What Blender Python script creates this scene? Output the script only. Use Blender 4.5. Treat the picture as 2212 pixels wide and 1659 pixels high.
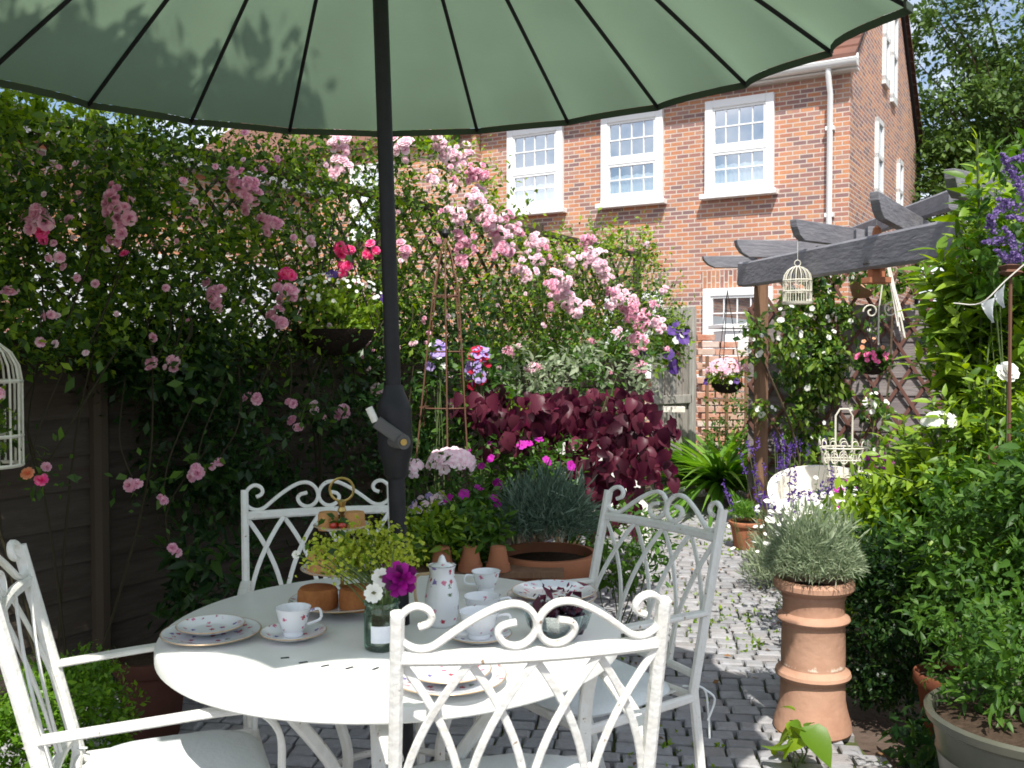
import bpy, math, random
import numpy as np
from mathutils import Vector, Matrix
random.seed(7); rng = np.random.default_rng(11)
R = math.radians
scene = bpy.context.scene
for o in list(bpy.data.objects): bpy.data.objects.remove(o)

# ---------------------------------------------------------------- camera, world, sun, exposure
CAMZ, FPX, TAN = 1.40, 940.0, 28/940
PITCH = math.atan(TAN)
cam = bpy.data.cameras.new('camera'); camo = bpy.data.objects.new('camera', cam)
scene.collection.objects.link(camo); scene.camera = camo
camo.location = (0, 0, CAMZ); camo.rotation_euler = (R(90) - PITCH, 0, 0)
cam.sensor_width = 36; cam.lens = FPX/1024*36; cam.clip_start = .05; cam.clip_end = 3000
cam.dof.use_dof = True; cam.dof.focus_distance = 3.6; cam.dof.aperture_fstop = 9.0
SUN = Vector((.0, .68, -1.0)).normalized()
sl = bpy.data.lights.new('sun', 'SUN'); so = bpy.data.objects.new('sun', sl)
scene.collection.objects.link(so); so.rotation_euler = SUN.to_track_quat('-Z', 'Y').to_euler()
sl.energy = 5.0; sl.angle = R(.5); sl.color = (1, .955, .88)
w = bpy.data.worlds.new('World'); scene.world = w; w.use_nodes = True
nt = w.node_tree; nt.nodes.clear()
wo = nt.nodes.new('ShaderNodeOutputWorld'); bg = nt.nodes.new('ShaderNodeBackground')
sk = nt.nodes.new('ShaderNodeTexSky'); sk.sky_type = 'NISHITA'; sk.sun_disc = False
sk.sun_elevation = math.asin(-SUN.z); sk.sun_rotation = math.atan2(-SUN.x, -SUN.y)
sk.dust_density = 1.2
tc = nt.nodes.new('ShaderNodeTexCoord'); ns = nt.nodes.new('ShaderNodeTexNoise')
ns.inputs['Scale'].default_value = 5; ns.inputs['Detail'].default_value = 8; ns.inputs['Roughness'].default_value = .62
cr = nt.nodes.new('ShaderNodeValToRGB'); cr.color_ramp.elements[0].position = .44; cr.color_ramp.elements[1].position = .62
mx = nt.nodes.new('ShaderNodeMix'); mx.data_type = 'RGBA'; mx.inputs[7].default_value = (9.5, 9.7, 10.2, 1)
nt.links.new(tc.outputs['Generated'], ns.inputs['Vector']); nt.links.new(ns.outputs['Fac'], cr.inputs[0])
nt.links.new(cr.outputs[0], mx.inputs[0]); nt.links.new(sk.outputs[0], mx.inputs[6])
nt.links.new(mx.outputs[2], bg.inputs[0]); bg.inputs[1].default_value = .125
nt.links.new(bg.outputs[0], wo.inputs[0])
scene.view_settings.view_transform = 'Standard'; scene.view_settings.look = 'None'
scene.view_settings.exposure = .4; scene.view_settings.gamma = 1
scene.render.engine = 'CYCLES'
scene.cycles.transparent_max_bounces = 12; scene.cycles.max_bounces = 8
try: scene.cycles.filter_width = 1.7
except Exception: pass

# ---------------------------------------------------------------- helpers
def at(px, py, Y):
    """point at depth Y (metres ahead) seen at photo position (px,py) of a 2212x1659 view; used only to read off positions"""
    x = px*1024/2212; y = py*768/1659
    a = (x-512)/FPX; b = (384-y)/FPX
    d = Vector((a, math.cos(PITCH)+b*math.sin(PITCH), b*math.cos(PITCH)-math.sin(PITCH)))
    return Vector((0, 0, CAMZ)) + d*(Y/d.y)
def onz(px, py, z):
    p = at(px, py, 1.0); d = p-Vector((0, 0, CAMZ)); return Vector((0, 0, CAMZ))+d*((z-CAMZ)/d.z)

W = {}
def link(o): scene.collection.objects.link(o); return o
def tag(o, label=None, cat=None, group=None, kind=None):
    if label: o['label'] = label
    if cat: o['category'] = cat
    if group: o['group'] = group
    if kind: o['kind'] = kind
    return o
def thing(name, label, cat, loc=(0, 0, 0), rz=0, group=None):
    o = link(bpy.data.objects.new(name, None)); o.location = loc; o.rotation_euler = (0, 0, rz); o.empty_display_size = .1
    W[o.name] = Matrix.Translation(Vector(loc)) @ Matrix.Rotation(rz, 4, 'Z')
    return tag(o, label, cat, group)
class MB:
    def __init__(s): s.v = []; s.f = []; s.arr = []
    def add(s, vs, fs):
        n = len(s.v); s.v += [tuple(p) for p in vs]; s.f += [tuple(i+n for i in f) for f in fs]; return s
    def box(s, c, d, M=None):
        c = Vector(c); hx, hy, hz = d[0]/2, d[1]/2, d[2]/2
        vs = [Vector((x, y, z)) for x in (-hx, hx) for y in (-hy, hy) for z in (-hz, hz)]
        if M: vs = [M @ v for v in vs]
        return s.add([v+c for v in vs], [(0, 1, 3, 2), (4, 6, 7, 5), (0, 4, 5, 1), (2, 3, 7, 6), (0, 2, 6, 4), (1, 5, 7, 3)])
    def span(s, a, b): 
        a = Vector(a); b = Vector(b); return s.box((a+b)/2, [abs(b[i]-a[i]) for i in range(3)])
    def bar(s, path, a, b, ref=(0, 0, 1), cap=True):
        path = [Vector(p) for p in path]; ref = Vector(ref); n = len(path); pr = []
        c = min(a, b)*.28
        prof = [(-a/2+c, -b/2), (a/2-c, -b/2), (a/2, -b/2+c), (a/2, b/2-c), (a/2-c, b/2), (-a/2+c, b/2), (-a/2, b/2-c), (-a/2, -b/2+c)]
        vs = []
        for i, p in enumerate(path):
            t = (path[min(i+1, n-1)]-path[max(i-1, 0)]).normalized()
            sd = t.cross(ref)
            if sd.length < 1e-4: sd = t.cross(Vector((0, 1, .01)))
            sd.normalize(); rr = sd.cross(t)
            vs += [p+sd*x+rr*y for x, y in prof]
        k = 8
        fs = [(i*k+j, i*k+(j+1) % k, (i+1)*k+(j+1) % k, (i+1)*k+j) for i in range(n-1) for j in range(k)]
        if cap: fs += [tuple(range(k))[::-1], tuple((n-1)*k+j for j in range(k))]
        return s.add(vs, fs)
    def tube(s, path, r, n=8, cap=True):
        path = [Vector(p) for p in path]; m = len(path); rs = r if hasattr(r, '__len__') else [r]*m
        vs = []; prev = None
        for i, p in enumerate(path):
            t = (path[min(i+1, m-1)]-path[max(i-1, 0)]).normalized()
            if prev is None: sd = t.cross(Vector((0, 0, 1))); sd = sd if sd.length > .05 else t.cross(Vector((0, 1, 0)))
            else: sd = prev-t*prev.dot(t)
            sd.normalize(); prev = sd; u = t.cross(sd)
            vs += [p+(sd*math.cos(2*math.pi*j/n)+u*math.sin(2*math.pi*j/n))*rs[i] for j in range(n)]
        fs = [(i*n+j, i*n+(j+1) % n, (i+1)*n+(j+1) % n, (i+1)*n+j) for i in range(m-1) for j in range(n)]
        if cap: fs += [tuple(range(n))[::-1], tuple((m-1)*n+j for j in range(n))]
        return s.add(vs, fs)
    def lathe(s, prof, c=(0, 0, 0), n=32, tilt=None, wob=0):
        c = Vector(c); vs = []; ph = random.random()*9
        for r, z in prof:
            for j in range(n):
                a = 2*math.pi*j/n; rr = r*(1+wob*math.sin(3*a+ph))
                v = Vector((rr*math.cos(a), rr*math.sin(a), z))
                if tilt: v = tilt @ v
                vs.append(v+c)
        m = len(prof)
        fs = [(i*n+j, i*n+(j+1) % n, (i+1)*n+(j+1) % n, (i+1)*n+j) for i in range(m-1) for j in range(n)]
        return s.add(vs, fs)
    def build(s, name, mat, parent=None, world=True, label=None, smooth=35, bevel=0, **kw):
        me = bpy.data.meshes.new(name); vs = [Vector(v) for v in s.v]
        if parent is not None and world and parent.name in W:
            I = W[parent.name].inverted(); vs = [I @ v for v in vs]
        me.from_pydata([tuple(v) for v in vs], [], s.f); me.update()
        return fin(me, name, mat, parent, label, smooth, bevel, **kw)
def fin(me, name, mat, parent, label=None, smooth=35, bevel=0, **kw):
    me.materials.append(mat)
    o = link(bpy.data.objects.new(name, me))
    if parent is not None:
        o.parent = parent
        if parent.name in W: W[o.name] = W[parent.name]
    if smooth:
        me.polygons.foreach_set('use_smooth', [True]*len(me.polygons))
        try: me.set_sharp_from_angle(angle=R(smooth))
        except Exception: pass
    if bevel:
        b = o.modifiers.new('bevel', 'BEVEL'); b.width = bevel; b.segments = 2; b.limit_method = 'ANGLE'
    if label: o['label'] = label
    if kw: tag(o, **kw)
    return o
def cat(*pairs):
    vs = np.concatenate([p[0] for p in pairs]); fs = []; n = 0
    for v, f in pairs: fs.append(f+n); n += len(v)
    return vs, np.concatenate(fs)
def npmesh(name, vs, fs, mat, parent=None, smooth=0, label=None, **kw):
    if parent is not None and parent.name in W:
        I = np.array(W[parent.name].inverted()); vs = vs @ I[:3, :3].T + I[:3, 3]
    me = bpy.data.meshes.new(name); k = fs.shape[1]
    me.vertices.add(len(vs)); me.vertices.foreach_set('co', np.ascontiguousarray(vs, dtype=np.float32).ravel())
    me.loops.add(fs.size); me.loops.foreach_set('vertex_index', fs.astype(np.int32).ravel())
    me.polygons.add(len(fs)); me.polygons.foreach_set('loop_start', np.arange(0, fs.size, k, dtype=np.int32))
    try: me.polygons.foreach_set('loop_total', np.full(len(fs), k, dtype=np.int32))
    except Exception: pass
    me.update(calc_edges=True); me.validate()
    return fin(me, name, mat, parent, label, smooth, 0, **kw)
def norm(a): return a/np.maximum(np.linalg.norm(a, axis=1, keepdims=True), 1e-9)
def inst(T, pos, d, nrm, s, sx=None):
    """copies of template T=(verts,faces) at pos, its y along d, its z along nrm"""
    tv, tf = T; N = len(pos); y = norm(d); z = nrm-(nrm*y).sum(1)[:, None]*y; z = norm(z); x = np.cross(y, z)
    s = np.asarray(s).reshape(-1, 1, 1)
    V = pos[:, None, :] + s*(tv[None, :, 0, None]*x[:, None, :]*(1 if sx is None else sx)+tv[None, :, 1, None]*y[:, None, :]+tv[None, :, 2, None]*z[:, None, :])
    F = tf[None]+(np.arange(N)*len(tv))[:, None, None]
    return V.reshape(-1, 3), F.reshape(-1, tf.shape[1])
def leafT(wd, fold=.15, droop=.2, seg=3, tip=.75):
    """leaf blade of quads, length 1"""
    vs = []; fs = []
    for i in range(seg+1):
        t = i/seg; ww = wd*.5*(math.sin(math.pi*min(1, t**tip))**.8 if 0 < t < 1 else .04)
        z = -droop*t*t
        vs += [(-ww, t, z+fold*ww), (0, t, z), (ww, t, z+fold*ww)]
    for i in range(seg):
        a = i*3
        fs += [(a, a+1, a+4, a+3), (a+1, a+2, a+5, a+4)]
    return np.array(vs, float), np.array(fs)
LEAF = leafT(.55, seg=2); LEAFN = leafT(.36, .3, .25, 4); LEAFR = leafT(.8, .45, .4, 5); STRAP = leafT(.07, .5, 1.0, 7, .6)
NEEDLE = leafT(.12, .2, .1, 2)
KITE = (np.array([(0, 0, 0), (.27, .45, .07), (0, 1, -.06), (-.27, .45, .07)], float), np.array([(0, 1, 2, 3)]))
def bloomT(layers):
    """layers: (count, radius, height, width, cup, phase): cupped quad petals"""
    vs = []; fs = []
    for n, r, h, wd, cup, ph in layers:
        for i in range(n):
            a = 2*math.pi*(i+ph)/n; c, s_ = math.cos(a), math.sin(a)
            def P(u, rr, zz): return (c*rr-s_*u, s_*rr+c*u, zz)
            k = len(vs)
            vs += [P(-wd*.25, r*.1, 0), P(wd*.25, r*.1, 0), P(wd*.5, r*.65, h*.75), P(-wd*.5, r*.65, h*.75), P(wd*.3, r, h+cup), P(-wd*.3, r, h+cup)]
            fs += [(k, k+1, k+2, k+3), (k+3, k+2, k+4, k+5)]
    v = np.array(vs, float)
    v = np.stack([v[:, 0], v[:, 2], v[:, 1]], 1)   # the flower opens along local y
    return v, np.array(fs)
ROSE = bloomT([(6, .5, .16, .5, -.06, 0), (5, .38, .3, .4, -.04, .5), (4, .24, .36, .3, 0, .2), (3, .12, .38, .18, 0, .4)])
OPEN = bloomT([(5, .5, .1, .5, -.03, 0)])
DAISY = bloomT([(12, .5, .06, .2, 0, 0)])
def rnd(n, a=1.0): return rng.normal(0, a, (n, 3))
def blobs(c, r, ncl, per, spread, shell=.55, flat=0):
    """clumped points inside an ellipsoid: returns pos, outward direction"""
    c = np.array(c, float); r = np.array(r, float)
    u = norm(rnd(ncl)); rad = (shell+(1-shell)*rng.random(ncl))**(1/1.5)
    cc = c+u*rad[:, None]*r*(1+.12*rng.normal(0, 1, (ncl, 1)))
    sz = spread*(.6+.9*rng.random(ncl))
    p = np.repeat(cc, per, 0)+norm(rnd(ncl*per))*(rng.random((ncl*per, 1))**.5)*np.repeat(sz, per)[:, None]
    out = norm(p-c+rnd(len(p), .15)*r.mean())
    return p, out
def leaves(T, p, out, size, up=.6, jit=.7, droop=0.0):
    d = norm(out*.6+rnd(len(p), jit)+np.array([0, 0, -droop])); n = norm(rnd(len(p), .55)+np.array([0, 0, up])+out*.5)
    return inst(T, p, d, n, size*(.4+1.0*rng.random(len(p))**1.3))

def blooms(parent, name, T, p, d, s, m, cap=100):
    for i in range(min(len(p), cap)):
        vs, fs = inst(T, p[i:i+1], d[i:i+1], rnd(1), np.atleast_1d(s[i])); npmesh(name, vs, fs, m, parent, smooth=60)
# ---------------------------------------------------------------- materials
def mat(name, col, rough=.6, spec=.3, metal=0, noise=0, nscale=8, col2=None, bump=0, bscale=40, trans=0, island=None, coat=0, stretch=None, tcol=None):
    m = bpy.data.materials.new(name); m.use_nodes = True; t = m.node_tree; N = t.nodes; L = t.links
    b = N['Principled BSDF']; b.inputs['Roughness'].default_value = rough; b.inputs['Metallic'].default_value = metal
    b.inputs['Specular IOR Level'].default_value = spec; b.inputs['Base Color'].default_value = (*col, 1)
    if coat: b.inputs['Coat Weight'].default_value = coat
    src = None
    co = N.new('ShaderNodeTexCoord'); vec = co.outputs['Object']
    if stretch:
        mp = N.new('ShaderNodeMapping'); mp.inputs['Scale'].default_value = stretch; L.new(vec, mp.inputs[0]); vec = mp.outputs[0]
    if island:
        g = N.new('ShaderNodeNewGeometry'); r = N.new('ShaderNodeValToRGB'); r.color_ramp.interpolation = 'LINEAR'
        el = r.color_ramp.elements
        while len(el) < len(island): el.new(.5)
        for i, c in enumerate(island): el[i].position = i/(len(island)-1); el[i].color = (*c, 1)
        L.new(g.outputs['Random Per Island'], r.inputs[0]); src = r.outputs[0]
    if noise:
        n = N.new('ShaderNodeTexNoise'); n.inputs['Scale'].default_value = nscale; n.inputs['Detail'].default_value = 6; n.inputs['Roughness'].default_value = .65
        L.new(vec, n.inputs['Vector']); r = N.new('ShaderNodeValToRGB'); r.color_ramp.elements[0].position = .35; r.color_ramp.elements[1].position = .68
        L.new(n.outputs['Fac'], r.inputs[0]); k = N.new('ShaderNodeMath'); k.operation = 'MULTIPLY'; k.inputs[1].default_value = noise
        L.new(r.outputs[0], k.inputs[0]); x = N.new('ShaderNodeMix'); x.data_type = 'RGBA'
        if src: L.new(src, x.inputs[6])
        else: x.inputs[6].default_value = (*col, 1)
        x.inputs[7].default_value = (*(col2 or tuple(c*.5 for c in col)), 1)
        L.new(k.outputs[0], x.inputs[0]); src = x.outputs[2]
    if src: L.new(src, b.inputs['Base Color'])
    if bump:
        n = N.new('ShaderNodeTexNoise'); n.inputs['Scale'].default_value = bscale; n.inputs['Detail'].default_value = 5; L.new(vec, n.inputs['Vector'])
        u = N.new('ShaderNodeBump'); u.inputs['Strength'].default_value = bump; u.inputs['Distance'].default_value = .01
        L.new(n.outputs['Fac'], u.inputs['Height']); L.new(u.outputs[0], b.inputs['Normal'])
    if trans:
        tr = N.new('ShaderNodeBsdfTranslucent'); ms = N.new('ShaderNodeMixShader'); ms.inputs[0].default_value = trans
        if tcol: 
            tr.inputs[0].default_value = (*tcol, 1)
        elif src:
            hs = N.new('ShaderNodeHueSaturation'); hs.inputs['Hue'].default_value = .487; hs.inputs['Saturation'].default_value = 1.15; hs.inputs['Value'].default_value = 1.9
            L.new(src, hs.inputs['Color']); L.new(hs.outputs[0], tr.inputs[0])
        else: tr.inputs[0].default_value = (*col, 1)
        out = N['Material Output']; L.new(b.outputs[0], ms.inputs[1]); L.new(tr.outputs[0], ms.inputs[2]); L.new(ms.outputs[0], out.inputs[0])
    return m
def leafm(name, cols, rough=.45, trans=.35, spec=.28): return mat(name, cols[0], rough, spec, island=cols, trans=trans)
G_rose = leafm('rose_leaf', [(.018, .045, .01), (.04, .095, .014), (.1, .19, .02), (.26, .38, .035)])
G_yel = leafm('lime_leaf', [(.06, .13, .015), (.14, .25, .02), (.26, .38, .03), (.2, .32, .05)], .4)
G_spray = leafm('spray_leaf', [(.025, .06, .014), (.05, .11, .02), (.1, .19, .03)])
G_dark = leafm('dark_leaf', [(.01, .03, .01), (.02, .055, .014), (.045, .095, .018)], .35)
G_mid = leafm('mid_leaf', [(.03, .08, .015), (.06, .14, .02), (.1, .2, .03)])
G_strap = leafm('strap_leaf', [(.08, .19, .03), (.12, .26, .04), (.2, .36, .06)], .35)
G_grey = leafm('lavender_leaf', [(.14, .19, .11), (.24, .3, .18), (.36, .41, .28)], .7, .3)
G_box = leafm('box_leaf', [(.05, .12, .012), (.11, .23, .02), (.18, .33, .03)], .35)
G_tree = leafm('tree_leaf', [(.035, .075, .015), (.075, .14, .03), (.13, .21, .05)], .5, .3)
G_alch = leafm('lime_flower', [(.25, .32, .03), (.42, .48, .05), (.33, .4, .08)], .6, .3)
M_purple = leafm('burgundy_leaf', [(.03, .009, .016), (.08, .014, .03), (.17, .035, .06), (.05, .02, .028)], .4, .45)
F_pink = leafm('pink_petal', [(.62, .3, .42), (.78, .46, .56), (.86, .62, .68)], .6, .25)
F_pale = leafm('pale_pink_petal', [(.72, .5, .58), (.85, .66, .72), (.9, .78, .8)], .6, .25)
F_hot = leafm('hot_pink_petal', [(.7, .05, .22), (.85, .12, .35), (.88, .3, .45)], .6, .25)
F_white = leafm('white_petal', [(.75, .75, .7), (.85, .85, .8)], .6, .2)
F_mag = leafm('magenta_petal', [(.3, .005, .22), (.55, .02, .38), (.42, .02, .4)], .6, .25)
F_vio = leafm('violet_petal', [(.05, .02, .16), (.1, .045, .26), (.18, .1, .34)], .6, .25)
F_lil = leafm('lilac_petal', [(.3, .2, .55), (.42, .3, .65), (.5, .4, .7)], .6, .25)
F_red = leafm('crimson_petal', [(.35, .005, .03), (.5, .02, .06)], .6, .25)
F_orange = leafm('apricot_petal', [(.7, .3, .12), (.8, .4, .25)], .6, .25)
PAINT = mat('white_paint', (.78, .78, .75), .45, .35, noise=.55, nscale=22, col2=(.6, .58, .51), bump=.3, bscale=60)
def chips(m, scale, thr, col):
    t = m.node_tree; N = t.nodes; L = t.links; b = N['Principled BSDF']; src = b.inputs['Base Color'].links[0].from_socket
    co = N.new('ShaderNodeTexCoord'); n = N.new('ShaderNodeTexNoise'); n.inputs['Scale'].default_value = scale; n.inputs['Detail'].default_value = 3; L.new(co.outputs['Object'], n.inputs['Vector'])
    g = N.new('ShaderNodeMapRange'); g.inputs[1].default_value = thr; g.inputs[2].default_value = thr+.03; L.new(n.outputs['Fac'], g.inputs[0])
    x = N.new('ShaderNodeMix'); x.data_type = 'RGBA'; L.new(g.outputs[0], x.inputs[0]); L.new(src, x.inputs[6]); x.inputs[7].default_value = (*col, 1); L.new(x.outputs[2], b.inputs['Base Color'])
chips(PAINT, 55, .7, (.3, .2, .12))
GREYPAINT = mat('aged_paint', (.74, .77, .74), .4, .4, noise=.3, nscale=10, col2=(.6, .62, .57), bump=.12, bscale=25)
TABLE = mat('table_paint', (.78, .79, .76), .34, .4, noise=.4, nscale=9, col2=(.66, .66, .61), bump=.1, bscale=40)
CUSH = mat('cushion_cloth', (.72, .76, .76), .9, .1, noise=.25, nscale=6, col2=(.62, .67, .68), bump=.3, bscale=90)
DARKMETAL = mat('charcoal_metal', (.012, .0125, .015), .5, .3, noise=.4, nscale=30, col2=(.03, .03, .035))
GREYPLASTIC = mat('grey_plastic', (.09, .09, .09), .4, .4)
BRASS = mat('brass', (.5, .36, .12), .35, .5, metal=.9)
WOODG = mat('weathered_boards', (.36, .34, .31), .85, .15, noise=.7, nscale=4, col2=(.16, .14, .12), bump=.5, bscale=8, stretch=(8, 8, 1), island=[(.3, .28, .25), (.42, .4, .36), (.36, .36, .34)])
FENCE = mat('old_fence_boards', (.06, .045, .035), .9, .1, noise=.6, nscale=3, col2=(.1, .085, .07), bump=.6, bscale=7, stretch=(1, 1, 9), island=[(.04, .032, .026), (.07, .052, .04), (.055, .046, .038)])
FENCEP = mat('fence_post_wood', (.07, .055, .04), .9, .1, noise=.6, nscale=6, col2=(.07, .05, .04), bump=.4, bscale=9)
FENCE2 = mat('grey_brown_boards', (.25, .22, .21), .9, .1, noise=.7, nscale=3, col2=(.12, .1, .1), bump=.6, bscale=7, stretch=(1, 1, 9), island=[(.19, .165, .16), (.28, .25, .24), (.23, .2, .2)])
LATT = mat('brown_lattice_wood', (.15, .075, .06), .85, .1, noise=.5, nscale=20, col2=(.08, .045, .04))
BEAM = mat('grey_stained_beam', (.16, .16, .18), .6, .3, noise=.8, nscale=5, col2=(.26, .255, .27), bump=.5, bscale=14, stretch=(1, 1, 4))
POST = mat('brown_post_wood', (.24, .14, .085), .8, .15, noise=.6, nscale=3, col2=(.13, .075, .05), bump=.4, bscale=14, stretch=(9, 9, 1))
TERRA = mat('terracotta', (.42, .17, .09), .85, .1, noise=.6, nscale=6, col2=(.28, .12, .07), bump=.3, bscale=30)
CHIM = mat('salmon_clay', (.52, .31, .215), .78, .15, noise=.8, nscale=4, col2=(.38, .2, .13), bump=.35, bscale=26)
def limescale(m, z0, z1):
    t = m.node_tree; N = t.nodes; L = t.links; b = N['Principled BSDF']; src = b.inputs['Base Color'].links[0].from_socket
    co = N.new('ShaderNodeTexCoord'); sp = N.new('ShaderNodeSeparateXYZ'); L.new(co.outputs['Object'], sp.inputs[0])
    mr = N.new('ShaderNodeMapRange'); mr.inputs[1].default_value = z0; mr.inputs[2].default_value = z1; L.new(sp.outputs[2], mr.inputs[0])
    cr = N.new('ShaderNodeValToRGB'); e = cr.color_ramp.elements; e[0].color = (0, 0, 0, 1); e[1].color = (0, 0, 0, 1); q = e.new(.25); q.color = (1, 1, 1, 1); q = e.new(.6); q.color = (.55, .55, .55, 1); L.new(mr.outputs[0], cr.inputs[0])
    n = N.new('ShaderNodeTexNoise'); n.inputs['Scale'].default_value = 26; n.inputs['Detail'].default_value = 6; n.inputs['Roughness'].default_value = .7; L.new(co.outputs['Object'], n.inputs['Vector'])
    a = N.new('ShaderNodeMath'); a.operation = 'MULTIPLY'; L.new(cr.outputs[0], a.inputs[0]); L.new(n.outputs['Fac'], a.inputs[1])
    g = N.new('ShaderNodeMapRange'); g.inputs[1].default_value = .48; g.inputs[2].default_value = .58; L.new(a.outputs[0], g.inputs[0])
    x = N.new('ShaderNodeMix'); x.data_type = 'RGBA'; L.new(g.outputs[0], x.inputs[0]); L.new(src, x.inputs[6]); x.inputs[7].default_value = (.74, .64, .52, 1); L.new(x.outputs[2], b.inputs['Base Color'])
limescale(CHIM, .225, .33)
GLAZE = mat('grey_green_glaze', (.07, .075, .055), .35, .5, noise=.7, nscale=5, col2=(.12, .115, .085), bump=.1, bscale=10)
SOIL = mat('potting_soil', (.05, .035, .025), .95, .05, noise=.6, nscale=40, col2=(.1, .07, .05), bump=1, bscale=60)
PALEWIRE = mat('cream_wire', (.72, .7, .6), .5, .3, noise=.4, nscale=60, col2=(.45, .4, .3))
RUST = mat('rusty_iron', (.14, .07, .045), .8, .2, noise=.6, nscale=50, col2=(.14, .07, .05))
BARK = mat('bark', (.12, .09, .06), .9, .1, noise=.6, nscale=12, col2=(.06, .045, .03), bump=.8, bscale=30)
STEM = mat('green_stem', (.1, .14, .05), .7, .2)
STONEW = mat('whitewashed_stone', (.8, .77, .7), .85, .1, noise=.45, nscale=18, col2=(.58, .52, .42), bump=.5, bscale=30)
ROPE = mat('cotton_rope', (.75, .72, .66), .95, .05, noise=.4, nscale=80, col2=(.5, .47, .4))
LINEN = mat('bunting_cloth', (.68, .72, .74), .9, .05, trans=.3)
UPVC = mat('white_window_paint', (.82, .83, .83), .3, .4, noise=.12, nscale=4, col2=(.7, .7, .68))
CURT = mat('net_curtain', (.74, .78, .78), .9, .05, noise=.3, nscale=50, col2=(.55, .6, .6), stretch=(3, 3, .2))
ROOM = mat('dim_room', (.07, .09, .1), .8, .1)
CAKE = mat('sponge_cake', (.42, .17, .06), .9, .1, noise=.7, nscale=30, col2=(.25, .09, .03), bump=.8, bscale=60)
CRUST = mat('pie_crust', (.55, .3, .12), .8, .15, noise=.6, nscale=40, col2=(.35, .15, .05), bump=.6, bscale=60)
BERRY = mat('strawberry', (.42, .01, .01), .25, .5, noise=.3, nscale=120, col2=(.55, .2, .05))
BLACKB = mat('dark_berries', (.02, .008, .018), .25, .5, island=[(.012, .008, .02), (.03, .006, .015), (.06, .01, .02)])
PAPER = mat('jar_label_paper', (.75, .78, .82), .8, .1, noise=.35, nscale=60, col2=(.5, .56, .68))
def glass(name, col, f=.25, rough=.03, tint=None):
    m = bpy.data.materials.new(name); m.use_nodes = True; t = m.node_tree; t.nodes.clear()
    o = t.nodes.new('ShaderNodeOutputMaterial'); a = t.nodes.new('ShaderNodeBsdfTransparent'); g = t.nodes.new('ShaderNodeBsdfGlossy'); x = t.nodes.new('ShaderNodeMixShader')
    a.inputs[0].default_value = (*(tint or col), 1); g.inputs[0].default_value = (*col, 1); g.inputs['Roughness'].default_value = rough
    fr = t.nodes.new('ShaderNodeLayerWeight'); fr.inputs[0].default_value = .35; mm = t.nodes.new('ShaderNodeMath'); mm.operation = 'MULTIPLY_ADD'
    mm.inputs[1].default_value = .6; mm.inputs[2].default_value = f; mm.use_clamp = True
    t.links.new(fr.outputs['Fresnel'], mm.inputs[0]); t.links.new(mm.outputs[0], x.inputs[0]); t.links.new(a.outputs[0], x.inputs[1]); t.links.new(g.outputs[0], x.inputs[2]); t.links.new(x.outputs[0], o.inputs[0])
    return m
WGLASS = glass('window_glass', (.9, .94, 1), .5, .02, (.85, .9, .9))
JARG = glass('jar_glass', (.8, .9, .85), .06, .04, (.62, .74, .66))
BOWLG = glass('clear_glass', (.9, .95, .95), .1, .04, (.85, .9, .9))
def fabric():
    m = bpy.data.materials.new('green_parasol_cloth'); m.use_nodes = True; t = m.node_tree; N = t.nodes; L = t.links
    b = N['Principled BSDF']; b.inputs['Base Color'].default_value = (.17, .26, .17, 1); b.inputs['Roughness'].default_value = .9
    tr = N.new('ShaderNodeBsdfTranslucent'); ms = N.new('ShaderNodeMixShader'); ms.inputs[0].default_value = .62
    n = N.new('ShaderNodeTexNoise'); n.inputs['Scale'].default_value = 3.2; n.inputs['Detail'].default_value = 4; co = N.new('ShaderNodeTexCoord')
    wv = N.new('ShaderNodeTexNoise'); wv.inputs['Scale'].default_value = 240
    mp = N.new('ShaderNodeMapping'); mp.inputs['Scale'].default_value = (.15, 1, 1); L.new(co.outputs['Object'], mp.inputs[0]); L.new(mp.outputs[0], wv.inputs[0])
    r = N.new('ShaderNodeValToRGB'); r.color_ramp.elements[0].position = .3; r.color_ramp.elements[0].color = (.135, .19, .125, 1); r.color_ramp.elements[1].position = .7; r.color_ramp.elements[1].color = (.165, .24, .16, 1)
    ad = N.new('ShaderNodeMath'); ad.operation = 'MULTIPLY_ADD'; ad.inputs[1].default_value = .3; L.new(wv.outputs['Fac'], ad.inputs[0])
    mu = N.new('ShaderNodeMath'); mu.operation = 'MULTIPLY'; mu.inputs[1].default_value = .7; L.new(n.outputs['Fac'], mu.inputs[0]); L.new(mu.outputs[0], ad.inputs[2])
    L.new(co.outputs['Object'], n.inputs['Vector']); L.new(ad.outputs[0], r.inputs[0]); L.new(r.outputs[0], tr.inputs[0])
    L.new(b.outputs[0], ms.inputs[1]); L.new(tr.outputs[0], ms.inputs[2]); L.new(ms.outputs[0], N['Material Output'].inputs[0]); return m
CANVAS = fabric()
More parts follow.
